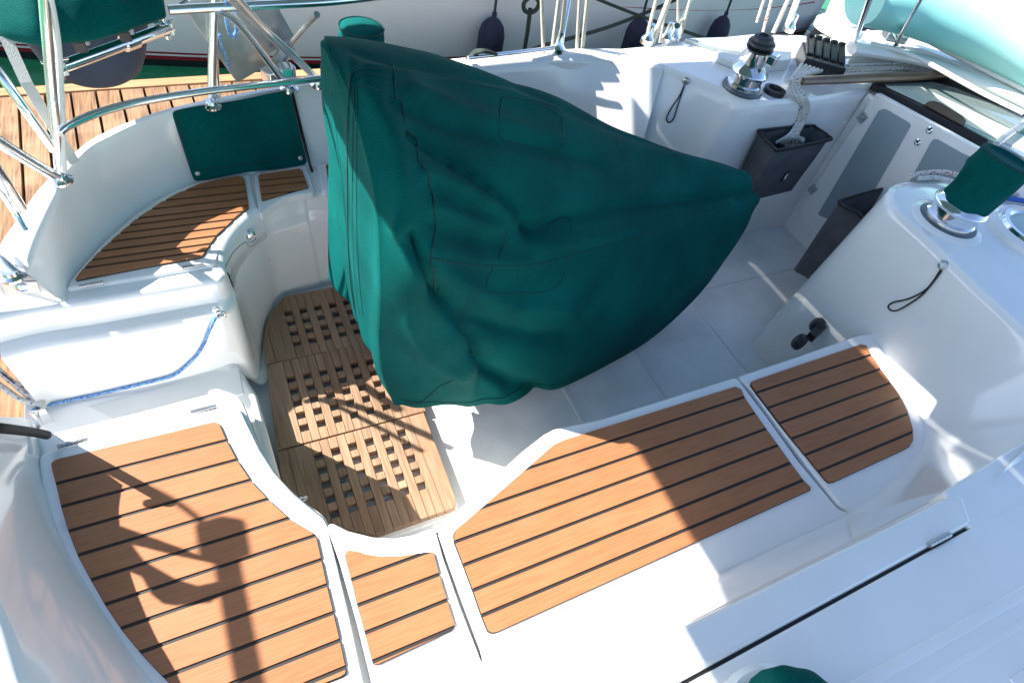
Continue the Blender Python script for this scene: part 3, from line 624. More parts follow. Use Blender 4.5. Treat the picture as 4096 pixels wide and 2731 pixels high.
# strap loops on buttons
def strap(btn, loop, label):
    root = empty('strap_loop', label, 'strap', 'black strap loops on the coaming ends')
    b = MB(); c = btn; nrm = Vector((-.7, -.5, .3)) if c.y < 1.3 else Vector((-.6, -.8, .1))
    nrm = (Vector(O) - c).normalized() if False else nrm.normalized()
    b.lathe(c, nrm, [(.014, 0), (.016, .006), (.010, .012), (.004, .013)], 18); b.build('button', brushed, root)
    b = MB(); b.tube(cr(loop, 6), .0028, 8); b.build('cord', black, root); return root

# ------------------------------------------------------------------ surfaces other things rest on
dg = bpy.context.evaluated_depsgraph_get()
def bvh_of(objs):
    dg = bpy.context.evaluated_depsgraph_get(); vs, fs = [], []
    for o in objs:
        e = o.evaluated_get(dg); me = e.to_mesh(); k = len(vs); vs += [o.matrix_world @ v.co for v in me.vertices]; fs += [[k + i for i in p.vertices] for p in me.polygons]; e.to_mesh_clear()
    return BVHTree.FromPolygons(vs, fs)
def hit(bv, x, y, lift=0.):
    r = Vector(ray(x, y)); h_ = bv.ray_cast(Vector(O), r)
    return (h_[0] - r * lift) if h_[0] else None
bpy.context.view_layer.update()
solid_objs = [o for o in bpy.data.objects if o.type == 'MESH']
BV = bvh_of(solid_objs)

def sp(px, lift=.004): return [hit(BV, a, b_, lift) or P(a, b_, 0) for a, b_ in px]
strap(sp([(1576, 186)], .0)[0], sp([(1572, 196), (1560, 222), (1540, 252), (1531, 272), (1537, 282), (1547, 272), (1556, 245), (1572, 198)]), 'black cord loop on the far winch pod, hanging below its round button')
strap(sp([(2166, 608)], .0)[0], sp([(2160, 620), (2130, 662), (2090, 685), (2050, 695), (2040, 706), (2052, 714), (2075, 706), (2120, 675), (2163, 622)]), 'black cord loop on the near winch pod face, long thin loop below grey button')

lc = hit(BV, 571, 541, 0)
if lc:
    nx = Vector((-.25, -.95, .15)).normalized(); lt = MB(); lt.lathe(lc - nx * .002, nx, [(.024, 0), (.024, .005), (.020, .008), (.016, .005), (.009, .005), (.009, .012), (.004, .013)], 24); lt.build('latch', chrome, lidP)
def shade_line(px, r, name='edge_shade_line', m=None):  # thin grey tubes drawn in place of shading along the apron's step edge
    pts = [hit(BV, q.x, q.y, .0) for q in cr([Vector((a, b_, 0)) for a, b_ in px], 5)]; pts = [p for p in pts if p]
    b = MB(); b.tube(pts, r, 6); b.build(name, m or MATS['groove_grey'], Y)
shade_line([(514, 640), (516, 622), (524, 600), (537, 578), (554, 562), (566, 556)], .0022)
shade_line([(566, 556), (572, 566), (584, 562), (596, 548)], .0022)
# ================================================================== gratings
def grating(outl, x0, hx0, ncol, hy0, nrow, pitch, label, z1=-.385, th=.028, px_=.0535):
    b = MB(); ylo = min(p[1] for p in outl); yhi = max(p[1] for p in outl); xhi = max(p[0] for p in outl)
    w = pitch * .52; wx = px_ * .5; bx = .07
    def piece(xa, xb, ya, yb_, z=z1, t=th):
        c = clip(outl, xa + .0006, xb - .0006, ya, yb_)
        if c and len(c) > 2: b.prism(c, z - t, z, tint=random.random())
    x = -1
    xl = min(p[0] for p in outl); xq = hx0
    while xq > xl: piece(max(xq - bx, -1), xq, ylo - 1, yhi + 1); xq -= bx
    xx = hx0
    for i in range(ncol):
        # column with holes
        ys = [hy0 + k * pitch for k in range(nrow)]
        piece(xx, xx + wx, ylo - 1, ys[0]); piece(xx, xx + wx, ys[-1] + w, yhi + 1)
        for k in range(nrow - 1): piece(xx, xx + wx, ys[k] + w, ys[k + 1], z1 - .0015, .02)
        xx += wx
        piece(xx, xx + wx, ylo - 1, yhi + 1); xx += wx
    while xx < xhi: piece(xx, xx + .075, ylo - 1, yhi + 1); xx += .075
    o = b.build('teak_grating', grate, None, smooth=False)
    d = o.modifiers.new('bevel', 'BEVEL'); d.width = .0012; d.segments = 1; d.limit_method = 'ANGLE'; d.angle_limit = .8
    return tag(o, label, 'grating', 'teak gratings on the cockpit floor')
GZ = -.385
g1 = [(p.x, p.y) for p in PS([(612, 836), (606, 800), (607, 765), (618, 728), (636, 700), (648, 684), (658, 679), (760, 660), (880, 640), (920, 770)], GZ)]
g2 = [(p.x, p.y) for p in PS([(612, 838), (618, 890), (625, 950), (637, 1033), (978, 943), (940, 850), (905, 772)], GZ)]
g3 = [(p.x, p.y) for p in PS([(637, 1037), (645, 1090), (660, 1150), (700, 1190), (750, 1205), (800, 1215), (862, 1228), (1035, 1168), (1046, 1162), (1046, 1140), (973, 947)], GZ)]
pit = .052
def HX(x, y): return P(x, y, GZ)
grating(g1, 0, HX(655, 725).x, 6, HX(674, 796).y, 4, .050, 'teak grating under the steering wheel cover, farthest of the three, with one rounded side')
grating(g2, 0, HX(676, 900).x - .012, 6, HX(698, 990).y, 5, .050, 'middle teak grating, half in sun, between the other two')
grating(g3, 0, HX(742, 1100).x - .008, 6, HX(764, 1190).y, 5, .050, 'nearest teak grating, its square corner beside the white floor')
# support rim under the gratings
slab('grating_ledge', [(p[0] * 1.0 + .003, p[1] - .012) for p in [(g3[i][0], g3[i][1]) for i in (5, 6, 7, 8, 9)] + [(.45, 1.1), (.2, 1.1)]], SOLE + .006, SOLE - .01, gel, Y, bevel=.002)
# shackle ring by the near grating
b = MB(); c = P(696, 1145, -.2); b.tube([c + Vector((math.cos(t) * .010, 0, math.sin(t) * .010)) for t in np.linspace(0, 6.28, 16)], .0028, 8)
tag(b.build('shackle', chrome), 'small steel ring hanging against the seat side above the nearest grating', 'shackle')

# ================================================================== wheel cover
SC = []
def sect(pts): SC.append([Vector(p) for p in pts])
# aft face inner ring is added as a cap later; stations run forward
sect([(.335, .985, -.20), (.305, .972, -.02), (.285, .945, .18), (.272, .90, .42), (.268, .93, .63), (.255, 1.06, .755), (.254, 1.22, .775), (.283, 1.36, .705), (.295, 1.50, .56), (.318, 1.56, .36), (.295, 1.52, .12), (.262, 1.42, -.07)])
sect([(.40, .955, -.215), (.385, .925, -.02), (.37, .872, .22), (.345, .845, .46), (.33, .92, .65), (.325, 1.06, .765), (.33, 1.24, .765), (.345, 1.40, .675), (.35, 1.54, .54), (.36, 1.61, .34), (.35, 1.57, .08), (.34, 1.47, -.10)])
sect([(.525, .895, -.235), (.50, .835, .03), (.455, .832, .27), (.45, .90, .43), (.45, .965, .57), (.46, 1.09, .685), (.47, 1.28, .715), (.47, 1.42, .64), (.47, 1.53, .48), (.47, 1.57, .27), (.47, 1.54, .02), (.47, 1.45, -.2)])
sect([(.61, .868, -.25), (.565, .885, -.02), (.545, .915, .17), (.55, .955, .34), (.56, 1.01, .49), (.56, 1.12, .63), (.57, 1.30, .68), (.57, 1.425, .605), (.57, 1.515, .445), (.57, 1.545, .235), (.57, 1.515, -.015), (.57, 1.435, -.235)])
sect([(.72, .91, -.27), (.70, .92, -.09), (.69, .945, .09), (.68, .985, .25), (.67, 1.04, .42), (.67, 1.14, .565), (.67, 1.31, .64), (.67, 1.43, .57), (.67, 1.50, .41), (.67, 1.52, .2), (.67, 1.49, -.05), (.67, 1.42, -.27)])
sect([(.92, .955, -.30), (.92, .945, -.16), (.92, .97, .0), (.92, 1.01, .16), (.91, 1.08, .32), (.91, 1.20, .46), (.91, 1.35, .545), (.91, 1.45, .47), (.91, 1.49, .31), (.91, 1.48, .12), (.91, 1.45, -.1), (.91, 1.40, -.3)])
sect([(1.20, .99, -.335), (1.21, 1.01, -.18), (1.21, 1.03, -.05), (1.21, 1.07, .08), (1.20, 1.13, .22), (1.19, 1.24, .34), (1.18, 1.38, .415), (1.18, 1.45, .34), (1.18, 1.46, .2), (1.18, 1.44, .04), (1.18, 1.42, -.12), (1.18, 1.37, -.3)])
sect([(1.48, 1.075, -.31), (1.49, 1.09, -.18), (1.50, 1.10, -.07), (1.49, 1.14, .05), (1.48, 1.19, .16), (1.46, 1.27, .255), (1.45, 1.37, .32), (1.45, 1.42, .26), (1.45, 1.42, .15), (1.45, 1.41, .02), (1.45, 1.38, -.12), (1.45, 1.34, -.28)])
sect([(1.68, 1.15, -.22), (1.70, 1.16, -.13), (1.71, 1.165, -.04), (1.71, 1.19, .06), (1.70, 1.22, .14), (1.68, 1.28, .215), (1.67, 1.35, .262), (1.67, 1.38, .21), (1.67, 1.385, .12), (1.67, 1.37, .0), (1.67, 1.34, -.1), (1.67, 1.30, -.2)])
sect([(1.79, 1.21, -.10), (1.81, 1.21, -.04), (1.82, 1.215, .02), (1.82, 1.23, .09), (1.82, 1.25, .145), (1.81, 1.28, .19), (1.80, 1.33, .215), (1.80, 1.35, .18), (1.80, 1.35, .11), (1.80, 1.34, .03), (1.79, 1.32, -.03), (1.79, 1.28, -.1)])
sect([(1.82, 1.25, -.03), (1.845, 1.25, .01), (1.855, 1.252, .04), (1.86, 1.26, .08), (1.86, 1.27, .12), (1.855, 1.285, .15), (1.845, 1.31, .16), (1.84, 1.315, .14), (1.84, 1.315, .10), (1.84, 1.31, .05), (1.83, 1.30, .01), (1.82, 1.28, -.03)])
for k_, h_ in enumerate(((905, 930, .975), (960, 934, .945), (1050, 932, .89), (1110, 930, .88), (1175, 924, .91), (1262, 899, .96), (1400, 838, 1.02), (1530, 750, 1.09))):
    SC[k_][0] = PY(*h_)
cols = [cr(c, 15) for c in zip(*SC)]            # along the boat
grid = [cr(r, 13) for r in zip(*cols)]          # around the section
# pixel traces of the folds, each (polyline, amplitude m, width px): + ridge, - valley
folds = [(zC([(335, 800), (380, 900), (450, 1010), (540, 1140), (615, 1240), (632, 1300), (600, 1380)]), .018, 18),
         (zC([(385, 850), (440, 950), (490, 1060), (550, 1150), (640, 1240)]), -.030, 17),
         (zC([(200, 250), (330, 470), (350, 640), (335, 800)]), .010, 26),
         (zC([(320, 300), (480, 380), (700, 440), (900, 490), (1130, 545)]), -.013, 15),
         (zC([(400, 250), (600, 350), (780, 400), (960, 450)]), .011, 20),
         (zC([(400, 430), (540, 530), (700, 640), (800, 730), (862, 825)]), -.020, 15),
         (zC([(450, 590), (600, 640), (730, 710), (820, 780)]), .012, 15),
         (zC([(470, 650), (600, 720), (700, 760)]), -.009, 13),
         (zC([(480, 720), (620, 770), (740, 800)]), .007, 14),
         (zC([(485, 800), (600, 850), (730, 870)]), -.010, 15),
         (zC([(480, 890), (650, 930), (850, 940)]), .008, 20),
         (zC([(870, 815), (1000, 765), (1250, 715), (1500, 690), (1790, 650)]), -.019, 15),
         (zC([(900, 880), (1100, 850), (1400, 790), (1780, 680)]), .013, 20),
         (zC([(500, 1070), (620, 1150), (760, 1210), (900, 1240), (1000, 1235)]), -.020, 22),
         (zC([(490, 960), (650, 1060), (800, 1120), (1000, 1130)]), .010, 30),
         (zC([(640, 1290), (700, 1370), (800, 1430), (900, 1460)]), -.028, 20),
         (zC([(560, 1270), (640, 1370), (740, 1440)]), .008, 20),
         (zC([(290, 1240), (330, 1330), (400, 1400)]), -.006, 18), (zC([(380, 1180), (450, 1300), (540, 1380)]), .007, 16),
         (zC([(150, 130), (145, 300), (150, 600), (170, 1100)]), .005, 9),
         (zC([(60, 800), (80, 950), (150, 1090)]), -.008, 10), (zC([(50, 880), (100, 1020), (160, 1130)]), .007, 8),
         (zC([(160, 100), (500, 190), (800, 230), (1000, 330), (1300, 450), (1700, 560)]), -.009, 13),
         (zC([(200, 170), (500, 200), (800, 280), (980, 330)]), .006, 12)]
def sdist(px, pl):
    best = 1e9
    for (ax_, ay), (bx, by) in zip(pl[:-1], pl[1:]):
        dx, dy = bx - ax_, by - ay; t = max(0, min(1, ((px[0] - ax_) * dx + (px[1] - ay) * dy) / (dx * dx + dy * dy)))
        best = min(best, math.hypot(px[0] - ax_ - dx * t, px[1] - ay - dy * t))
    return best
nu, nv = len(grid), len(grid[0])
G = np.array([[list(p) for p in r] for r in grid])
nv2 = nv
du = np.gradient(G, axis=0); dv = np.gradient(G, axis=1); NR = np.cross(du, dv); NR /= np.linalg.norm(NR, axis=2, keepdims=True) + 1e-9
ctr = np.array([.9, 1.2, .1])
if ((G - np.array([0, 1.22, .2]))[:, :, 1:] * NR[:, :, 1:]).sum() < 0: NR = -NR
for i in range(nu):
    for j in range(nv):
        p = G[i, j]; 
        if (p[1] > 1.46 and p[2] < .4) or i < 1: continue
        u = Q(p); d = 0
        for pl_, amp, wd in folds:
            s_ = sdist(u, pl_)
            if s_ < wd * 2.6: d += 1.35 * amp * (.7 * math.exp(-(s_ / (wd * 1.15)) ** 2) + .3 * math.exp(-(s_ / (wd * .5)) ** 2))
        d += .0012 * math.sin(i * .2 + j * .13) * math.sin(j * .14 + 1.3 * math.sin(i * .08))
        d = max(-.045, min(.045, d)); G[i, j] = p + NR[i, j] * d * min(1, (i + 1) / 14)
# wavy hem
for i in range(nu):
    for j_ in range(6): G[i, j_, 2] += .006 * math.sin(i * .3) * (1 if i > 5 else 0) * (1 - j_ / 6)
vs = [tuple(p) for r in G for p in r]
fs = [(i * nv + j, (i + 1) * nv + j, (i + 1) * nv + j + 1, i * nv + j + 1) for i in range(nu - 1) for j in range(nv - 1)]
# aft face: rings drawn in to the middle line
k = len(vs); rings = 10; last = list(range(nv)); cpt = lambda j: None
first = G[0]
for r_ in range(1, rings + 1):
    t = r_ / rings
    for j in range(nv):
        p = first[j]; yc = 1.20 + (p[1] - 1.20) * .0; q = np.array([p[0], p[1] + (1.20 - p[1]) * t, p[2]])
        q[2] = p[2] + (max(p[2], -.10) - p[2]) * t
        q[0] = p[0] + (float(np.interp(p[2], [-.2, -.02, .2, .45, .77], [.318, .295, .282, .272, .250])) - p[0]) * math.sin(t * math.pi / 2) - .008 * math.sin(t * 9 + p[2] * 6) * math.sin(t * math.pi)
        vs.append(tuple(q))
    new = list(range(k + (r_ - 1) * nv, k + r_ * nv))
    fs += [(last[j], last[j + 1], new[j + 1], new[j]) for j in range(nv - 1)]; last = new
bm = MB(); bm.add(vs, fs)
wc = bm.build('wheel_cover', teal, None, smooth=True, angle=80, solid=.004)
tag(wc, 'large green canvas cover draped over steering wheel and table, tapering to a point', 'wheel cover')
bmx = bmesh.new(); bmx.from_mesh(wc.data); bmesh.ops.remove_doubles(bmx, verts=bmx.verts, dist=.0005); bmesh.ops.recalc_face_normals(bmx, faces=bmx.faces); bmx.to_mesh(wc.data); bmx.free()
for p_ in wc.data.polygons: p_.use_smooth = True
bpy.context.view_layer.update()
BC = bvh_of([wc])
def seamline(px, r=.0016, m=thread, name='seam', lift=.001, n=6):
    # subdivide in the picture, drop each point on the cloth
    pts = []; pp = cr([Vector((a, b_, 0)) for a, b_ in px], n)
    for q in pp:
        h_ = hit(BC, q.x, q.y, lift)
        if h_ is not None and (not pts or (h_ - pts[-1]).length < .12): pts.append(h_)
    if len(pts) > 2:
        b = MB(); b.tube(pts, r, 6); return b.build(name, m, wc)
for px, r in ((zC([(322, 160), (330, 280), (352, 300), (365, 380), (380, 425), (412, 450), (420, 530), (455, 580), (468, 640), (480, 700), (490, 780), (480, 860), (472, 940), (488, 1000), (484, 1070)]), .0022),
              (zC([(150, 200), (143, 300), (140, 450), (140, 650), (142, 850), (150, 1000), (165, 1120)]), .0026),
              (zC([(165, 240), (160, 450), (158, 700), (162, 900), (175, 1080), (190, 1160)]), .0012), (zC([(176, 250), (176, 500), (176, 800), (185, 1000), (200, 1150)]), .0010),
              (zC([(150, 200), (175, 180), (220, 172), (322, 178)]), .0012), (zC([(165, 230), (185, 205), (240, 195), (325, 205)]), .0012), (zC([(172, 260), (190, 240), (260, 258), (325, 288)]), .0012),
              (zC([(480, 930), (600, 950), (750, 958), (850, 955), (960, 935), (1100, 895), (1300, 840), (1500, 770), (1700, 690), (1780, 665)]), .0012),
              (zC([(750, 285), (745, 440), (830, 475), (900, 490)]), .0010), (zC([(990, 365), (985, 490), (920, 490)]), .0010), (zC([(750, 285), (900, 305), (990, 340)]), .0010),
              (zC([(765, 805), (760, 870), (690, 1045), (800, 1065), (960, 1045), (1015, 930), (1022, 770), (940, 790)]), .0010),
              (zC([(632, 1280), (628, 1340), (600, 1390), (540, 1420), (500, 1440), (430, 1505)]), .0020),
              (zC([(300, 1500), (360, 1505), (430, 1500)]), .0012),
              (zC([(335, 180), (500, 200), (750, 260)]), .0010), (zC([(850, 300), (930, 330), (990, 365)]), .0010)):
    seamline(px, r)
b = MB(); b.tube([Vector(G[i, 4]) + Vector(NR[i, 4]) * .002 for i in range(8, nu - 20, 2)], .0011, 6); b.build('hem_stitching', thread, wc)
b = MB(); lp = [hit(BC, a, b_, .003) for a, b_ in ((838, 812), (848, 812), (859, 846), (852, 850))]
if all(lp): b.add(lp, [(0, 1, 2, 3)]); tag(b.build('care_label', mat('silver_label', (.5, .5, .45), .4), wc, smooth=False, solid=.0008), 'small silvery care label')

# ================================================================== helm seat dodger cloth (flat canvas panel on the port coaming)
cp = [P(392, 252, .238), P(530, 226, .25), P(664, 204, .262)]
cb_ = [P(444, 411, .006), P(574, 392, .006), P(705, 373, .006)]
b = MB(); nU, nV = 14, 9; vs = []
for i in range(nV):
    t = i / (nV - 1); rw = cr([cp[k_].lerp(cb_[k_], t) for k_ in range(3)], 7)
    for j, p in enumerate(rw[:15]):
        s_ = j / 14; vs.append(p + Vector((0, -.014 - .010 * math.sin(t * 3.1) * math.sin(s_ * 6), .002 + .003 * math.sin(s_ * 9 + t * 4))))
b.add(vs, [(i * 15 + j, i * 15 + j + 1, (i + 1) * 15 + j + 1, (i + 1) * 15 + j) for i in range(nV - 1) for j in range(14)])
cpn = b.build('canvas_panel', teal, None, solid=.004, subsurf=1)
tag(cpn, 'rectangular dark green canvas panel snapped over the far coaming behind the helm seat', 'canvas panel')
bpy.context.view_layer.update(); BP = bvh_of([cpn])
b = MB()
for px in ([(405, 256), (425, 330), (458, 404)], [(652, 208), (668, 300), (690, 372)], [(455, 392), (575, 374), (697, 356)]):
    pts = [hit(BP, q.x, q.y, .0005) for q in cr([Vector((*a, 0)) for a in px], 8)]; pts = [p for p in pts if p]
    if len(pts) > 2: b.tube(pts, .0018, 6)
b.build('stitching', thread, cpn)
for q in ((454, 399), (690, 363)):
    h_ = hit(BP, *q, .0) 
    if h_: b = MB(); b.lathe(h_, (0, -.95, .3), [(.008, 0), (.008, .003), (.004, .005)], 14); b.build('snap_stud', brushed, cpn)
# dark joint beside the panel
b = MB(); b.tube([P(668, 200, .262), P(690, 290, .13), P(712, 380, .004), P(745, 470, -.10)], .005, 8); b.build('coaming_joint', black, Y)

# ================================================================== rope bags
def bag(rim, low, label, depth=.0):
    root = empty('rope_bag', label, 'rope bag', 'grey canvas rope bags')
    n = len(rim); b = MB(); rows = [rim, [a.lerp(c, .35) + (a.lerp(c, .35) - sum(rim, Vector()) / n) * .02 for a, c in zip(rim, low)], [a.lerp(c, .75) for a, c in zip(rim, low)], low]
    vs = [p for r in rows for p in r]
    b.add(vs, [(i * n + j, i * n + (j + 1) % n, (i + 1) * n + (j + 1) % n, (i + 1) * n + j) for i in range(3) for j in range(n)] + [tuple(3 * n + j for j in range(n))])
    b.build('bag_body', basket, root, solid=.004, angle=40)
    b = MB(); b.tube(cr(rim, 3, closed=True) + [rim[0]], .006, 8, flat=1.4); b.build('binding', black, root)
    return root
z0 = .205
rA = [P(1745, 305, z0), P(1755, 300, z0), P(1858, 290, z0), P(1875, 295, z0), P(1905, 316, z0), P(1900, 323, z0), P(1790, 345, z0), P(1780, 342, z0)]
lowA = [P(1700, 420, -.06), P(1708, 405, -.06), P(1800, 385, -.06), P(1840, 385, -.06), P(1862, 412, -.07), P(1855, 425, -.07), P(1752, 458, -.09), P(1742, 455, -.09)]
lowA = [Vector((p.x, p.y, z0 - .26)) for p in rA]
for i, (dx, dy) in enumerate([(.0, .0)] * 8): lowA[i] = lowA[i] + Vector((dx, dy, 0))
lowA = [p + (sum(lowA, Vector()) / 8 - p) * .12 for p in lowA]
bagA = bag(rA, lowA, 'far grey canvas rope bag hanging on the cabin side, full of white flecked rope')
bl = MB(); lc = lowA[0].lerp(rA[7], .5); 
bpy.context.view_layer.update(); BB = bvh_of([o for o in bagA.children])
h_ = hit(BB, 1804, 405, .001)
if h_:
    bl.box(h_, (.035, .006, .05), Matrix.Rotation(.25, 3, 'Z')); bl.build('maker_patch', black, bagA, bevel=.001)
    b = MB(); b.box(h_ + Vector((-.001, -.004, .001)), (.014, .003, .024), Matrix.Rotation(.25, 3, 'Z')); b.build('patch_mark', whitep, bagA, smooth=False)
z0 = .06
rB = [P(1928, 464, z0), P(1940, 458, z0), P(2040, 432, z0), P(2090, 440, z0), P(2100, 470, z0), P(1992, 505, z0), P(1975, 492, z0), P(1935, 472, z0)]
lowB = [Vector((p.x - .12, p.y - .03, -.27)) + (P(2000, 470, z0) - p) * .35 for p in rB]
lowB = [Vector((p.x, p.y, -.27)) for p in lowB]
bagB = bag(rB, lowB, 'near grey canvas rope bag half hidden behind the winch pod')

for k_, q in enumerate(zR([(650, 1135), (345, 1283), (465, 1275), (235, 1363), (350, 1445), (435, 1457)])):
    h_ = hit(BV, *q, 0)
    if h_: b = MB(); b.lathe(h_, (Vector(O) - h_).normalized(), [(.005, -.002), (.005, .0015), (.002, .002)], 10); b.build('screw_head', brushed, Y)
# rope falls into the far bag
def rope(name, pts, r, m, label, cat='rope', group=None, n=6):
    b = MB(); b.tube(cr(pts, n), r, 10); return tag(b.build(name, m), label, cat, group)
rb = empty('rope_bundle', 'bundle of white flecked ropes falling from the clutches into the far rope bag', 'rope')
top0 = P(1835, 165, .38)
for i in range(6):
    dx = (i - 2.5) * 4; pts = [P(1842 + i * 9, 148 + i * 3, .385), P(1832 + dx, 178, .40), P(1830 + dx * 1.2, 196, .375), P(1840 + dx, 225, .345), P(1848 + dx * .9, 245, .30), P(1836 + dx * .8, 285, .22), P(1822 + dx, 310, .20), P(1812 + dx * 3, 328, .16)]
    b = MB(); b.tube(cr(pts, 6), .0072, 9); b.build('rope_strand', [whiterope, creamrope, whiterope, redrope, whiterope, creamrope][i], rb)
b = MB()
for i in range(3): b.tube(cr([P(1795 + i * 10, 330, .15), P(1825, 317 + i * 4, .165), P(1845, 320, .16), P(1833, 332, .15), P(1800, 334, .14)], 6), .007, 8)
b.build('rope_coil', whiterope, rb)

# blue cord along the walkway
cleat = MB(); cc = hit(BV, 505, 712, 0) or P(505, 712, -.12)
cr_ = empty('blue_cord', 'blue braided cord running from a steel eye along the walkway to the gate', 'cord')
cleat.box(cc + Vector((0, -.006, 0)), (.05, .006, .012), Matrix.Rotation(1.0, 3, 'Y')); cleat.lathe(cc + Vector((-.012, -.006, .014)), (0, -1, .2), [(.007, 0), (.007, .008), (.003, .01)], 12); cleat.lathe(cc + Vector((.008, -.006, -.016)), (0, -1, .2), [(.007, 0), (.007, .008), (.003, .01)], 12)
cleat.tube([cc + Vector((math.cos(t) * .012, -.02, math.sin(t) * .012)) for t in np.linspace(0, 6.28, 14)], .003, 8)
cleat.build('eye', chrome, cr_)
px = [(503, 714), (492, 735), (478, 765), (468, 790), (450, 818), (430, 838), (405, 858), (380, 868), (340, 878), (290, 890), (230, 904), (170, 917), (120, 928), (90, 936)]
pts = [hit(BV, a, b_, .008) or P(a, b_, -.29) for a, b_ in px]
pts += [P(76, 942, -.27), P(70, 955, -.32), P(70, 975, -.40)]
b = MB(); b.tube(cr(pts, 6), .0048, 10); b.build('cord', bluerope, cr_)
# gate hinge at the stern edge of the walkway
b = MB(); c = P(84, 960, -.27); b.tube([c + Vector((0, 0, -.04)), c + Vector((0, 0, .03))], .008, 12); b.box(c + Vector((.016, .0, -.005)), (.03, .006, .075)); b.build('gate_hinge', chrome, Y, bevel=.001)
b = MB(); b.box(P(78, 975, -.33) + Vector((-.0, 0, -.02)), (.03, .30, .10)); b.build('gate', gel, Y, bevel=.006)
# black line with red flecks across the corner
rope('mooring_line', [P(-80, 975, .235), P(-20, 980, .225), P(0, 983, .22), P(45, 988, .14), P(80, 993, .07), P(108, 999, .02)], .010, blackrope, 'black line with red flecks lying over the corner of the near coaming')
# white ropes at the stern
for i, px in enumerate(([(-20, 845), (20, 870), (60, 905), (100, 925)], [(-20, 870), (15, 895), (50, 918), (98, 930)], [(-20, 830), (10, 862), (30, 878), (56, 885)])):
    rope('stern_rope', PS(px, -.28), .008, whiterope, ['white rope with dark flecks hanging behind the stern, uppermost long one', 'white rope with dark flecks hanging behind the stern, lowest one', 'short white rope loop at the left edge above the platform'][i], 'rope', 'white ropes behind the stern')
# bathing platform
b = MB(); pl_ = [(-2.2, .2), (-.60, .2), (-.60, 2.5), (-2.2, 2.5)]; b.prism(pl_, -.86, -.80, mi=1)
y = .2
while y < 2.45:
    b.prism([(-2.19, y + .004), (-.605, y + .004), (-.605, y + .064), (-2.19, y + .064)], -.81, -.794, mi=0, tint=random.random()); y += .07
b.build('bathing_platform', [teak, caulk], Y, smooth=False)
rope('boat_hook', [P(60, 968, -.72), P(78, 920, -.7), P(100, 880, -.68)], .014, wood, 'thin wooden pole lying over the teak bathing platform', 'pole', n=2)

# ================================================================== pushpit, rails
rt = empty('pushpit_rail'); rt.parent = Y
steel = mat('rail_steel', (.86, .87, .88), .2, metal=1)
def tubepart(name, pts, r, m=steel, parent=rt, n=6, curve=True, flat=1.):
    b = MB(); b.tube(cr(pts, n) if curve else pts, r, 14, flat=flat); return b.build(name, m, parent)
foot = P(137, 409, .21)
d = ray(100, 0)
tubepart('stanchion', [foot + Vector((0, 0, 0)), PY(128, 300, 1.66), PY(118, 200, 1.65), PY(108, 80, 1.63), PY(97, -60, 1.61)], .0115)
tubepart('flag_staff', [P(147, 395, .24), PY(142, 250, 1.67), PY(135, 120, 1.66), PY(122, 30, 1.63), PY(108, -30, 1.60)], .007, whitep)
f2 = P(487, 236, .245)
tubepart('stanchion', [f2 + Vector((0, .03, -.02)), PY(488, 150, f2.y + .03), PY(491, 60, f2.y + .02), PY(493, -60, f2.y + .0)], .0135)
tubepart('stanchion', [f2 + Vector((.02, .03, -.02)), PY(496, 150, f2.y + .05), PY(497, 60, f2.y + .04), PY(499, -60, f2.y + .02)], .008)
zr = .40
tubepart('lower_rail', PS([(135, 306), (150, 293), (180, 278), (230, 258), (300, 239), (380, 224), (480, 209), (560, 200), (640, 191), (745, 180)], zr), .0098)
zu = .75
tubepart('top_rail', [P(388, 24, zu), P(490, 18, zu), P(745, 5, zu), P(900, -12, zu)], .009)
tubepart('brace', [P(514, -30, .95), P(600, 62, .62), P(680, 135, .42), P(733, 188, .27)], .011)
tubepart('brace', [P(500, 20, .75), P(540, 45, .68), P(590, 105, .53), P(640, 172, .36), P(663, 200, .27)], .010)
tubepart('brace', [P(-60, 95, .55), P(0, 170, .5), P(60, 255, .42), P(125, 345, .30)], .011)
tubepart('brace', [P(-80, 275, .45), P(0, 328, .37), P(70, 372, .29), P(138, 411, .21)], .014)
tubepart('brace', [P(-60, 380, .45), P(0, 440, .30), P(30, 480, .22), P(60, 530, .17)], .008)
tubepart('brace', [P(-60, 300, .5), P(0, 400, .33), P(50, 480, .22)], .012)
tubepart('brace', [P(-30, 560, .16), P(10, 600, .14), P(40, 628, .12)], .010)
b = MB()
for q, z in (((137, 409), .212), ((733, 190), .272), ((664, 200), .265), ((25, 628), .12), ((487, 238), .245)):
    b = MB(); b.lathe(P(*q, z) - Vector((0, 0, .01)), (0, 0, 1), [(.030, 0), (.030, .006), (.020, .012), (.018, .02)], 20); b.build('stanchion_foot', chrome, rt)
b = MB()
for px, w in (([(12, 84), (60, 190), (120, 290), (172, 375)], .013),):
    pts = [P(*q, z) for q, z in zip(px, (.5, .42, .33, .24))]; 
    for a, c in zip(pts[:-1], pts[1:]):
        s_ = Vector((0, 0, 1)).cross(c - a).normalized() * w; b.add([a - s_, a + s_, c + s_, c - s_], [(0, 1, 2, 3)])
tag(b.build('webbing_strap', mat('white_webbing', (.62, .62, .58), .8, bump=((300, 300, 300), .8, .002)), smooth=False, solid=.002), 'wide white webbing strap with a stitched pattern slanting down to the rail', 'strap')

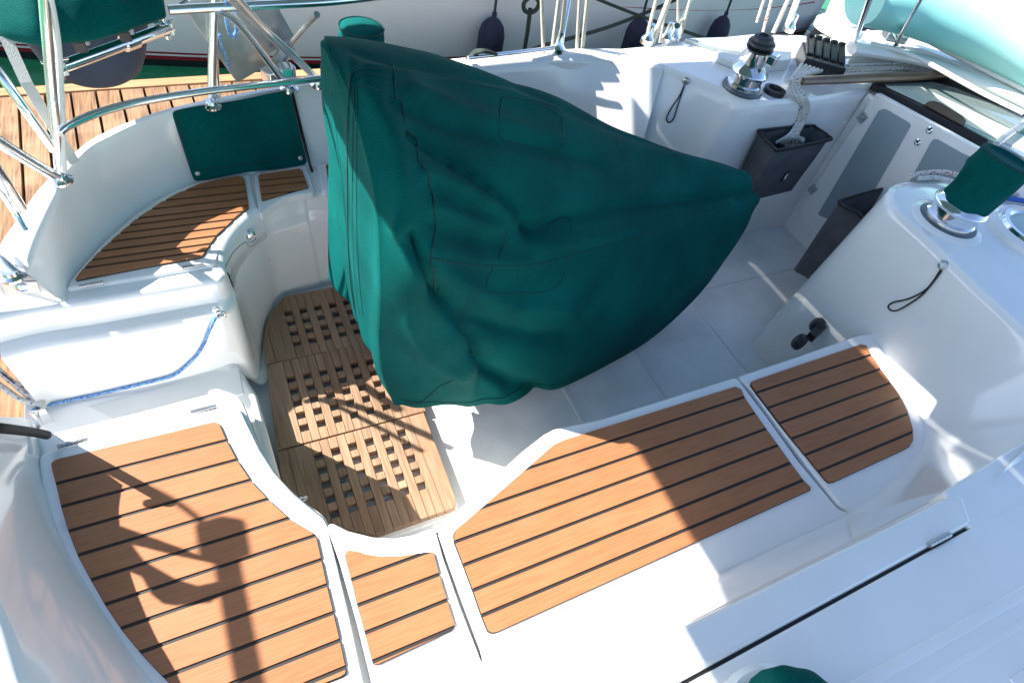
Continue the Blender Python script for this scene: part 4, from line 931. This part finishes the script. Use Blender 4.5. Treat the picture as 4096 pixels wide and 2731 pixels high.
# chrome bar with clamps
bar = empty('barbecue_bracket'); bar.parent = Y
zb = .42
pA, pB = P(133, 157, zb), P(392, 62, zb)
tubepart('bar', [pA, pB], .0165, chrome, bar, curve=False)
b = MB(); m_ = pA.lerp(pB, .55); b.tube([m_, pA.lerp(pB, .66)], .022, 16); b.build('sleeve', chrome, bar)
for q in (pA, pA.lerp(pB, .95)):
    b = MB(); b.box(q, (.035, .025, .035), Matrix.Rotation(.4, 3, 'Z')); b.tube([q + Vector((0, 0, -.03)), q + Vector((0, 0, .045))], .008, 10); b.tube([q + Vector((-.03, -.01, .02)), q + Vector((.03, .01, .02))], .004, 8); b.build('clamp', chrome, bar, bevel=.003)
# teal bag on the rail
def loft(name, rings, m, parent=None, cap=True, **k):
    n = len(rings[0]); b = MB(); b.add([p for r in rings for p in r], [(i * n + j, i * n + (j + 1) % n, (i + 1) * n + (j + 1) % n, (i + 1) * n + j) for i in range(len(rings) - 1) for j in range(n)] + ([tuple(range(n))[::-1], tuple((len(rings) - 1) * n + j for j in range(n))] if cap else []))
    return b.build(name, m, parent, **k)
bg_ = empty('teal_bag', 'green canvas bag strapped on the far stern rail at the top left corner', 'canvas bag')
zt = .5
lo = [P(-40, 50, zt), P(0, 82, zt), P(60, 92, zt), P(110, 103, zt), P(150, 96, zt), P(210, 86, zt), P(280, 70, zt), P(340, 52, zt), P(385, 32, zt)]
rings = []
for i, p in enumerate(lo):
    q = p; wv = .012 * math.sin(i * 2.1); rings.append([q + Vector((0, .02, -.02)), q + Vector((0, -.025 + wv, .0)), q + Vector((0, -.01 + wv, .05)), q + Vector((0, .06, .12)), q + Vector((0, .16, .165)), q + Vector((0, .34, .18)), q + Vector((0, .46, .10)), q + Vector((0, .3, -.02))])
rings = [list(r) for r in zip(*[cr(c, 4) for c in zip(*rings)])]
loft('bag_cloth', rings, teal, bg_, subsurf=1)
b = MB()
for q in ((322, 92 / 2 + 8), (499, 0)):
    pass
for (x0, y0) in ((182, 62), (284, 40)):
    p = P(x0, y0, zt) + Vector((0, -.05, .06)); b = MB(); b.box(p + Vector((0, -.004, -.02)), (.032, .008, .06), Matrix.Rotation(-.25, 3, 'X')); b.build('buckle_strap', blackp, bg_, bevel=.003)
    b = MB(); b.box(p + Vector((-.006, -.006, -.085)), (.028, .010, .03), Matrix.Rotation(.2, 3, 'X')); b.build('buckle_strap', blackp, bg_, bevel=.003)
b = MB()
for (x0, y0) in ((182, 62), (284, 40)):
    p = P(x0, y0, zt) + Vector((0, -.055, -.0)); b = MB(); b.box(p + Vector((0, 0, -.01)), (.036, .012, .022)); b.build('buckle', MATS.get('grey_plastic') or mat('grey_plastic', (.35, .35, .36), .4), bg_, bevel=.004)
# grey buoy / outboard cowl
c = P(225, 115, .1)
b = MB(); prof = [(.02, -.16), (.10, -.155), (.135, -.13), (.16, -.08), (.185, .0), (.20, .10), (.195, .2), (.15, .28), (.05, .31)]
b.lathe(P(222, 168, .15) + Vector((0, .1, .1)), (0.02, .0, 1), prof, 32); tag(b.build('grey_buoy', greyf, angle=80), 'smooth blue grey rounded cowl below the green bag over the water', 'outboard cowl')
# gangway: two grey alloy channels with a latch block
gw = empty('gangway', 'folded grey metal gangway leaning over the far stern quarter', 'gangway')
def plank(px, z0_, z1_, w, name='side_plate'):
    a, c = P(*px[0], z0_), P(*px[1], z1_); d_ = (c - a).normalized(); view = (Vector(O) - a).normalized(); s_ = d_.cross(view).normalized() * w; t_ = s_.cross(d_).normalized() * .018
    b = MB(); vs = [a - s_, a + s_, c + s_, c - s_]; b.add(vs + [v - t_ for v in vs], [(0, 1, 2, 3), (7, 6, 5, 4), (0, 4, 5, 1), (1, 5, 6, 2), (2, 6, 7, 3), (3, 7, 4, 0)])
    o = b.build(name, brushed, gw, bevel=.004); bx = bmesh.new(); bx.from_mesh(o.data); bmesh.ops.recalc_face_normals(bx, faces=bx.faces); bx.to_mesh(o.data); bx.free(); return o
plank(((455, -10), (580, 172)), .55, .30, .055); plank(((560, -20), (640, 115)), .55, .36, .065)
b = MB(); c = P(640, 168, .33); b.box(c, (.10, .05, .04), Matrix.Rotation(.5, 3, 'Z')); b.box(c + Vector((.02, -.02, .02)), (.04, .05, .03)); b.build('hinge_block', chrome, gw, bevel=.006)
b = MB(); b.tube([P(655, 118, .36), P(728, 34, .6)], .009, 10); b.tube([P(640, 140, .34), P(664, 108, .40)], .02, 10); b.build('handle_bar', brushed, gw)
# blue cord hanging on the stanchion
rope('hanging_cord', [P(524, -20, .8), P(520, 40, .66), P(532, 84, .58), P(544, 70, .6), P(536, 20, .7), P(527, -20, .8)], .005, bluerope, 'blue and white cord looped over the far stern stanchion', 'cord')
rope('thin_cord', [P(503, 80, .5), P(512, 110, .44), P(525, 150, .36), P(527, 158, .35)], .004, bluerope, 'thin blue cord end dangling beside the far stanchion', 'cord')

# small teal winch cover on the port coaming
wcov = empty('winch_cover', 'small round green canvas cover on the far coaming behind the wheel cover', 'winch cover')
c = Vector((.544, 2.04, .40))
b = MB(); b.lathe(c + Vector((0, 0, -.12)), (0, 0, 1), [(.078, 0), (.076, .06), (.076, .12), (.072, .150), (.05, .160), (.01, .164)], 32); b.build('cloth', teal, wcov, angle=70)
b = MB(); b.tube([c + Vector((math.cos(t) * .0735, math.sin(t) * .0735, .031)) for t in np.linspace(0, 6.28, 30)], .0028, 6); b.build('piping', thread, wcov)
# starboard winch cover (upright cylinder leaning)
wn = empty('winch_cover', 'tall green canvas cover over the near winch, standing in its chrome ring', 'winch cover')
p0 = P(2190, 500, PT + .08); p1 = P(2190, 500, PT + .07)
axw = (P(2285, 388, PT + .27) - P(2185, 498, PT + .07)); ax0 = P(2182, 500, PT + .06); L = .21; au = Vector((.15, -.02, 1)).normalized()
b = MB(); n = 40; rings_ = []
a_ = au.orthogonal().normalized(); b2 = au.cross(a_)
prof = [(.070, 0), (.073, .02), (.074, .04), (.079, .065), (.080, .09), (.082, .12), (.085, .155), (.0855, .175), (.083, .182), (.075, .184), (.068, .176), (.03, .173), (.005, .172)]
vs = []
for r, h_ in prof:
    for k_ in range(n):
        th = 2 * math.pi * k_ / n; rr_ = r * (1 + (.045 * math.sin(3 * th + h_ * 30) + .03 * math.sin(7 * th - h_ * 45) + .05 * math.sin(h_ * 70)) * (1 if h_ < .15 else .25)); vs.append(wb2 + Vector((0, 0, .07)) + au * h_ + (a_ * math.cos(th) + b2 * math.sin(th)) * rr_)
b.add(vs, [(i * n + k_, i * n + (k_ + 1) % n, (i + 1) * n + (k_ + 1) % n, (i + 1) * n + k_) for i in range(len(prof) - 1) for k_ in range(n)] + [tuple((len(prof) - 1) * n + k_ for k_ in range(n))])
b.build('cloth', teal, wn, angle=80)
b = MB(); b.tube([wb2 + Vector((0, 0, .07)) + au * .179 + (a_ * math.cos(t) + b2 * math.sin(t)) * .0845 for t in np.linspace(0, 6.2832, 36)], .003, 6); b.build('piping', thread, wn)
# coloured lines behind the near winch
for i, (px, m_, r) in enumerate((([(2090, 405), (2120, 398), (2165, 395), (2210, 405)], redrope, .009), ([(2110, 410), (2150, 408), (2190, 418)], whiterope, .008), ([(2290, 452), (2330, 458), (2400, 470)], blue_m, .009), ([(2300, 430), (2340, 432), (2400, 436)], red_m, .008), ([(2290, 442), (2340, 446), (2400, 452)], whiterope, .010))):
    rope('sheet_rope', PS(px, PT + .02), r, m_, ['red and white rope lying just left of the near winch', 'thin white rope under the red one left of the near winch', 'blue rope to the right of the near winch', 'red rope to the right of the near winch', 'white rope between the red and the blue one by the near winch'][i], 'rope', 'sheets by the near winch')
# cover at the very bottom edge
bt_ = empty('bottom_winch_cover'); bt_.name = 'winch_cover'; tag(bt_, 'green canvas cover at the bottom edge, only its top showing', 'winch cover')
cbt = P(1800, 1648, LT + .12)
cbt = P(1790, 1712, LT)
b = MB(); b.lathe(cbt, (0, 0, 1), [(.115, 0), (.115, .02), (.105, .03)], 40); b.build('winch_foot', gel, bt_)
b = MB(); vs = []; n = 96; pr = [(.088, .02), (.092, .06), (.088, .11), (.07, .13), (.005, .135)]
for r, h_ in pr:
    for k_ in range(n):
        th = 2 * math.pi * k_ / n; q = r * (1 + .07 * math.sin(5 * th + 1) + .04 * math.sin(9 * th)); vs.append(cbt + Vector((math.cos(th) * q, math.sin(th) * q, h_)))
b.add(vs, [(i * n + k_, i * n + (k_ + 1) % n, (i + 1) * n + (k_ + 1) % n, (i + 1) * n + k_) for i in range(len(pr) - 1) for k_ in range(n)] + [tuple((len(pr) - 1) * n + k_ for k_ in range(n))])
b.build('cloth', teal, bt_, angle=80)
# navy bit at the lower left corner
b = MB(); b.lathe(P(4, 1622, .15), (0, 0, 1), [(.02, -.05), (.05, -.03), (.06, 0), (.05, .03), (.01, .045)], 24); tag(b.build('fender_end', navy, angle=80), 'rounded navy fender end peeping in at the lower left corner', 'fender')

# ================================================================== canopies overhead (out of the picture, they throw the shade)
def pale_canvas():
    m = mat('pale_canvas', (.13, .22, .25), .85); t = m.node_tree; b = t.nodes['Principled BSDF']; tr = t.nodes.new('ShaderNodeBsdfTranslucent'); tr.inputs[0].default_value = (.2, .35, .4, 1)
    mx = t.nodes.new('ShaderNodeMixShader'); mx.inputs[0].default_value = .16; o = t.nodes['Material Output']
    t.links.new(b.outputs[0], mx.inputs[1]); t.links.new(tr.outputs[0], mx.inputs[2]); t.links.new(mx.outputs[0], o.inputs[0]); return m
palec = pale_canvas()
def canopy(name, x0, x1, y0, y1, z, label, hole=None):
    b = MB(); nx, ny = 40, 50; vs = []
    for i in range(nx + 1):
        for j in range(ny + 1):
            s_, t_ = i / nx, j / ny; vs.append((x0 + (x1 - x0) * s_, y0 + (y1 - y0) * t_, z))
    fs = []
    for i in range(nx):
        for j in range(ny):
            cx, cy = x0 + (x1 - x0) * (i + .5) / nx, y0 + (y1 - y0) * (j + .5) / ny
            if hole and hole[0] < cx < hole[1] and hole[2] < cy < hole[3]: continue
            fs.append((i * (ny + 1) + j, (i + 1) * (ny + 1) + j, (i + 1) * (ny + 1) + j + 1, i * (ny + 1) + j + 1))
    b.add(vs, fs); o = b.build(name, palec, None, solid=.003); return tag(o, label, 'canopy')
canopy('bimini', -.67, .30, .25, 2.66, 1.50, 'blue grey canvas bimini top stretched over the helm above the picture')
canopy('sprayhood', .30, 1.75, .25, 2.62, 1.505, 'blue grey canvas sprayhood top over the companionway above the picture', (.30, .38, 1.20, 1.50))
dv_ = empty('shadow_arch'); dv_.parent = Y  # tubes added out of view, traced back from the shadow lines on the helm seat
def S(x, y, zb): p = P(x, y); return Vector((p.x - zb * .866 / math.tan(SUN_EL), p.y + zb * .5 / math.tan(SUN_EL), zb))
be = S(525, 1262, .93)
tubepart('arch_beam', [be, Vector((be.x + .01, be.y - .4, .93)), Vector((be.x + .03, be.y - .9, .93)), Vector((be.x + .03, be.y - 1.3, .9))], .018, chrome, dv_)
tubepart('arch_leg', [Vector((be.x + .03, be.y - 1.3, .9)), Vector((be.x, be.y - 1.4, .3)), Vector((be.x, be.y - 1.4, -.3))], .02, chrome, dv_)
tubepart('arch_brace', [S(515, 1258, .93), S(470, 1200, .93), S(400, 1148, .93), S(320, 1112, .93), S(225, 1080, .93), S(150, 1060, .93)], .0055, chrome, dv_)
b = MB(); b.box(be + Vector((.0, .02, 0)), (.06, .09, .05)); b.build('arch_joint', chrome, dv_, bevel=.01)
cl_ = [S(a, c, .5) for a, c in ((120, 1060), (190, 1045), (215, 1080), (228, 1150), (250, 1200), (310, 1222), (420, 1262), (505, 1298), (430, 1282), (350, 1262), (300, 1250), (330, 1290), (400, 1330), (470, 1352), (550, 1335), (480, 1385), (400, 1392), (372, 1370), (350, 1330), (250, 1290), (150, 1200))]  # added unseen panel, its outline shaped to cast the patch on the helm seat
b = MB(); b.prism([(p.x, p.y) for p in cl_], .49, .51); tag(b.build('shadow_cloth', teal, smooth=False), 'unseen flat cloth shape beyond the left edge, added to cast the helm seat shadow', 'shadow caster')
# ================================================================== surroundings
b = MB(); b.add([(-300, -300, -1.3), (300, -300, -1.3), (300, 300, -1.3), (-300, 300, -1.3)], [(0, 1, 2, 3)])
wm = bpy.data.materials.new('harbour_water'); wm.use_nodes = True; t = wm.node_tree; bs_ = t.nodes['Principled BSDF']
bs_.inputs['Base Color'].default_value = (.02, .21, .085, 1); bs_.inputs['Roughness'].default_value = .18; bs_.inputs['Specular IOR Level'].default_value = .25
tc = t.nodes.new('ShaderNodeTexCoord'); nn = t.nodes.new('ShaderNodeTexNoise'); nn.inputs['Scale'].default_value = 3.5; nn.inputs['Detail'].default_value = 5
bp = t.nodes.new('ShaderNodeBump'); bp.inputs['Strength'].default_value = .5; bp.inputs['Distance'].default_value = .12
t.links.new(tc.outputs['Object'], nn.inputs[0]); t.links.new(nn.outputs[0], bp.inputs['Height']); t.links.new(bp.outputs[0], bs_.inputs['Normal'])
tag(b.build('water', wm, smooth=False), kind='structure')
# dock
DZ = -.75
e0, e1 = P(0, 206, DZ), P(746, 160, DZ); dd = (e1 - e0).normalized(); dn = Vector((dd.y, -dd.x, 0))
dock = empty('wooden_dock', 'brown timber dock with grooved planks along the far side of the yacht', 'dock')
b = MB(); pitch = (P(426, 176, DZ) - P(377, 179, DZ)).length if False else .122
k0 = P(377, 182, DZ)
for i in range(-22, 26):
    a = k0 + dd * (i * pitch + .006); c = a + dd * (pitch - .013)
    ln = 2.35 if i > -12 else 3.4
    j = random.uniform(-.004, .004); zt_ = DZ + random.uniform(-.003, .003)
    # three raised ribs worth of grooves are carved as separate strips on each plank
    nst = 5; w_ = (c - a) / nst
    b.prism([tuple((a + dn * .09)[:2]), tuple((c + dn * .09)[:2]), tuple((c + dn * (ln))[:2]), tuple((a + dn * ln)[:2])], zt_ - .04, zt_, tint=random.random())
b.build('deck_boards', dockw, dock, smooth=False)
b = MB(); b.prism([tuple((e0 - dd * 3)[:2]), tuple((e1 + dd * 4)[:2]), tuple((e1 + dd * 4 + dn * .08)[:2]), tuple((e0 - dd * 3 + dn * .08)[:2])], DZ - .18, DZ + .008, tint=.4)
b.build('edge_beam', wood_mat('edge_timber', (.45, .26, .13), (.33, .17, .08), (.5, .3, .16), 4, 'X', rough=.7), dock, smooth=False)
b = MB(); b.prism([tuple((e0 - dd * 3 + dn * .1)[:2]), tuple((e1 + dd * 4 + dn * .1)[:2]), tuple((e1 + dd * 4 + dn * 3.3)[:2]), tuple((e0 - dd * 3 + dn * 3.3)[:2])], DZ - .25, DZ - .09)
b.build('understructure', mat('dark_under', (.012, .014, .012), .9), dock, smooth=False)
# neighbour yacht
ny = empty('neighbour_yacht', 'white hulled yacht with red and dark waterline stripes moored beyond the dock', 'yacht')
xs_ = list(np.linspace(-5, 6.5, 40)) + list(np.linspace(6.6, 7.95, 22))
def hy(x, z):
    y = 5.03 + (.030 if x < 2.5 else .022) * (x - 2.5) ** 2 - .10 * (z + 1.25)
    return y + (.75 * ((x - 6.9) / 1.0) ** 2.5 if x > 6.9 else 0)
zs_ = [-1.45, -1.25, -1.1, -.95, -.8, -.6, -.4, -.2, 0, .3, .6, .75]
def rise(x): return .0
b = MB(); vs = []
for z in zs_:
    for x in xs_: vs.append((x, hy(x, z), z))
Wn = len(xs_)
b.add(vs, [(i * Wn + j, i * Wn + j + 1, (i + 1) * Wn + j + 1, (i + 1) * Wn + j) for i in range(len(zs_) - 1) for j in range(Wn - 1)])
k = len(b.v); b.add([(-5, 9, .75), (7.95, 9, .75)], [])
hm = bpy.data.materials.new('striped_hull'); hm.use_nodes = True; t = hm.node_tree; bs_ = t.nodes['Principled BSDF']; bs_.inputs['Roughness'].default_value = .22; bs_.inputs['Coat Weight'].default_value = .3
tc = t.nodes.new('ShaderNodeTexCoord'); sx = t.nodes.new('ShaderNodeSeparateXYZ'); t.links.new(tc.outputs['Object'], sx.inputs[0])
mr = t.nodes.new('ShaderNodeMapRange'); mr.inputs[1].default_value = -1.3; mr.inputs[2].default_value = .7; t.links.new(sx.outputs[2], mr.inputs[0])
cr2 = t.nodes.new('ShaderNodeValToRGB'); cr2.color_ramp.interpolation = 'CONSTANT'
bands = [(-1.5, (.012, .016, .018)), (-1.248, (.26, .012, .022)), (-1.215, (.72, .71, .70)), (-1.200, (.26, .012, .022)), (-1.187, (.76, .74, .735))]
els = cr2.color_ramp.elements
els[0].position = 0; els[0].color = (*bands[0][1], 1); els[1].position = (bands[1][0] + 1.3) / 2; els[1].color = (*bands[1][1], 1)
for z, c_ in bands[2:]:
    e_ = els.new((z + 1.3) / 2); e_.color = (*c_, 1)
t.links.new(mr.outputs[0], cr2.inputs[0]); t.links.new(cr2.outputs[0], bs_.inputs['Base Color'])
b.build('hull', hm, ny, angle=80)
b = MB(); b.tube(cr([PY(u, v, 4.985 + .022 * (xx - 2.5) ** 2) for u, v, xx in ((1080, -5, 2.4), (1167, 0, 2.7), (1436, 16, 3.95), (1576, 23, 4.8), (1708, 22, 5.7), (1817, 13, 6.5), (1870, 5, 6.9))], 4), .011, 6, flat=.6); b.build('sheer_stripe', red_m, ny)
def fender(q, Yv, r, L_, label):
    q = (q[0], q[1])
    root = empty('fender', label, 'fender', 'navy fenders on the neighbouring hull')
    c = PY(*q, Yv) - Vector((0, 0, L_ / 2)); prof = [(.01, -L_ / 2), (r * .6, -L_ / 2 + .01), (r * .93, -L_ / 2 + .05), (r, -L_ / 2 + .1), (r, L_ / 2 - .12), (r * .85, L_ / 2 - .05), (r * .5, L_ / 2), (r * .2, L_ / 2 + .02), (.02, L_ / 2 + .06)]
    b = MB(); b.lathe(c, (0, 0, 1), prof, 28); b.build('fender_body', navy, root, angle=80)
    b = MB(); tp2 = c + Vector((0, 0, L_ / 2 + .05)); b.tube([tp2, tp2 + Vector((.005, .05, .5)), tp2 + Vector((0, .05, 1.2))], .012, 8); b.build('hanging_line', darkrope, root); return c
fender((1134, 46), 4.85, .115, .60, 'navy fender on the neighbouring hull, leftmost and most fully in view')
fender((1473, 47), 4.85, .112, .60, 'navy fender on the neighbouring hull, middle one behind the cream ropes')
fender((1664, 42), 5.0, .105, .60, 'navy fender on the neighbouring hull, nearest the bow')
rope('mooring_rope', [PY(1150, 138, 3.6), PY(1250, 105, 4.2), PY(1400, 62, 4.5), PY(1530, 10, 4.6), PY(1580, -15, 4.6)], .016, darkrope, 'dark green mooring rope rising to the right across the neighbouring hull', 'rope', n=4)
rope('mooring_rope', [PY(1340, -15, 4.6), PY(1430, 22, 4.5), PY(1520, 55, 4.3), PY(1620, 88, 4.1)], .013, darkrope, 'dark mooring rope falling to the right behind the cream ropes', 'rope', n=4)
rope('knotted_line', [PY(1218, 20, 4.6), PY(1212, 70, 4.6), PY(1203, 125, 4.6)], .018, darkrope, 'short dark twisted line hanging with an eye between two fenders', 'rope', n=3)
b = MB(); cq = PY(1220, 12, 4.6); b.tube([cq + Vector((math.cos(t) * .07, 0, math.sin(t) * .06)) for t in np.linspace(0, 6.28, 18)], .018, 8); tag(b.build('rope_eye', darkrope), 'dark rope eye above the twisted line on the neighbouring hull', 'rope')
# shrouds and lines at the far deck edge
shr = [((1244, -10), (1252 - 4, 120), creamrope, .007), ((1285, -10), (1268, 118), creamrope, .008), ((1300, -10), (1285, 118), creamrope, .008), ((1332, -10), (1325, 112), creamrope, .007), ((1350, -10), (1338, 112), creamrope, .008),
       ((1510, -10), (1482, 100), creamrope, .008), ((1540, -10), (1498, 100), creamrope, .012), ((1558, -10), (1556, 92), creamrope, .006), ((1588, -10), (1562, 88), creamrope, .007), ((1530, 20), (1515, 98), creamrope, .005),
       ((1758, -10), (1738, 52), redrope, .007), ((1775, -10), (1752, 75), redrope, .007), ((1815, -10), (1776, 76), creamrope, .010), ((1835, -10), (1805, 70), whitep, .014)]
for i, (a, c, m_, r) in enumerate(shr):
    yy = 2.32 if a[0] < 1400 else (2.4 if a[0] < 1700 else 2.6)
    p0_ = P(*c, .31); dirv = Vector(ray(*a)); 
    p1_ = Vector(O) + dirv * ((p0_.y + .02) / dirv.y)
    lbl = ['thin cream line, leftmost of those rising from the far deck edge', 'cream rope rising steeply just right of the leftmost thin line', 'cream rope beside the bright steel tube', 'cream line left of the pair above the fender rope', 'cream rope right of that pair',
           'cream rope, left edge of the thick middle bunch', 'thickest cream rope in the middle bunch', 'upright thin cream line in the middle bunch', 'thin cream line, right side of the middle bunch', 'very thin short cream line within the middle bunch',
           'short red flecked line, left of the right hand group', 'longer red flecked line in the right hand group', 'thick cream rope in the right hand group', 'white rod with a fitting, rightmost of the lines'][i]
    rope('deck_line', [p0_, p1_], r, m_, lbl, 'rope', 'lines rising from the far deck edge', n=2)
tubepart('stay_tube', [P(1285, 118, .31), PY(1310, -15, 2.35)], .010, chrome, rt, curve=False)
tubepart('stay_tube', [P(1555, 60, .40), PY(1600, -15, 2.7)], .012, chrome, rt, curve=False)
tubepart('deck_rail', PS([(1075, 133), (1180, 122), (1290, 108)], .33), .008, chrome, rt)
b = MB()
for q in ((1485, 100), (1528, 96), (1545, 92), (1810, 72), (1280, 120)): b = MB(); b.lathe(P(*q, .31), (0, 0, 1), [(.03, 0), (.03, .02), (.018, .035), (.014, .08)], 16); b.build('chainplate', chrome, Y)
b = MB()
for k_ in range(3): b.tube(cr([P(1072 + k_ * 3, 134, .31), P(1090, 124 - k_ * 3, .34), P(1110, 120 - k_ * 2, .36), P(1130, 122 - k_, .35), P(1146 - k_ * 4, 128, .32)], 5), .006, 8)
tag(b.build('rope_coil', darkrope), 'small bight of dark rope on the far coaming right of the small green cover', 'rope')
# vent cowl at top right
cw = empty('ventilator_cowl', 'white curved ventilator cowl standing on the far deck at the top right', 'ventilator')
c = P(1925, 62, .34)
b = MB(); b.tube(cr([c, c + Vector((0, .02, .15)), c + Vector((0, .02, .3)), c + Vector((-.06, 0, .42)), c + Vector((-.16, -.04, .46))], 6), [.085] * 12 + [.085 + .045 * i / 12 for i in range(13)], 24); b.build('cowl_pipe', gel, cw, angle=70)
b = MB(); b.lathe(c - Vector((0, 0, .02)), (0, 0, 1), [(.12, 0), (.12, .03), (.095, .05)], 28); b.build('cowl_base', gel, cw)
# folded canvas along the coachroof, turquoise, with white tubes
fd = empty('folded_sprayhood', 'bright turquoise and white canvas roll lying over the coachroof at the top right corner', 'canvas roll')
tubeY = [P(1985, -2, .62), P(2100, 14, .62), P(2230, 48, .62), P(2352, 88, .62), P(2460, 130, .62)]
b = MB(); tp9 = cr(tubeY, 6); b.tube(tp9, [.12 + .09 * i / len(tp9) for i in range(len(tp9))], 20, flat=.8); b.build('canvas_roll', mat('bright_canvas', (.22, .58, .56), .8, var=((2, 3, 3), (.36, .66, .63))), fd, angle=80)
b = MB(); b.tube(cr([P(2120, 62, .50), P(2230, 105, .50), P(2352, 150, .50), P(2460, 200, .50)], 5), .07, 16, flat=.5); b.build('window_flap', mat('turquoise_film', (.10, .52, .50), .5, bump=((60, 8, 60), .5, .01)), fd, angle=80)
b = MB(); b.tube(cr([P(2090, 52, .56), P(2230, 92, .56), P(2352, 138, .56), P(2460, 186, .56)], 5), .028, 10); b.build('roll_gap_shade', black, fd)  # black tube paints the dark of the gap between roll and flap
for px, z, r in (([(2055, 45), (2180, 105), (2350, 190), (2420, 225)], .48, .014), ([(2070, 60), (2190, 125), (2352, 205), (2420, 240)], .47, .012), ([(2000, 100), (2100, 130), (2250, 210), (2352, 260)], .46, .010)):
    b = MB(); b.tube(cr(PS(px, z), 5), r, 12); b.build('frame_tube', whitep, fd)
b = MB(); c = P(2057, 80, .47); b.box(c, (.10, .07, .05), Matrix.Rotation(-.5, 3, 'Z')); b.box(c + Vector((.05, -.02, .03)), (.05, .05, .03)); b.build('frame_joint', chrome, fd, bevel=.006)
tubepart('cabin_stay', [P(1890 + 168, 100, .43), P(2145 - 25, -10, .8)], .008, chrome, rt, curve=False)
tubepart('cabin_stay', [P(2060, 101, .43), P(2050, 100, .43)], .012, chrome, rt, curve=False)
tubepart('cabin_stay', [P(1962, 100, .43), P(2000, -8, .8)], .010, chrome, rt, curve=False)
tubepart('cabin_stay', [P(2278, 50, .6), P(2320, -8, .7)], .010, chrome, rt, curve=False)
# far pontoon and hull behind the bow
b = MB(); b.prism([tuple(p[:2]) for p in PS([(1835, 98), (1893, 48), (1905, 22), (1960, -12), (2300, -10), (2200, 120), (1950, 110)], -1.0)], -1.3, -1.0); tag(b.build('far_pontoon', wood_mat('far_timber', (.10, .07, .055), (.06, .045, .04), (.2, .11, .05), 3, 'X', rough=.8), smooth=False), 'dark brown timber pontoon beyond the bow of the neighbouring yacht', 'dock')
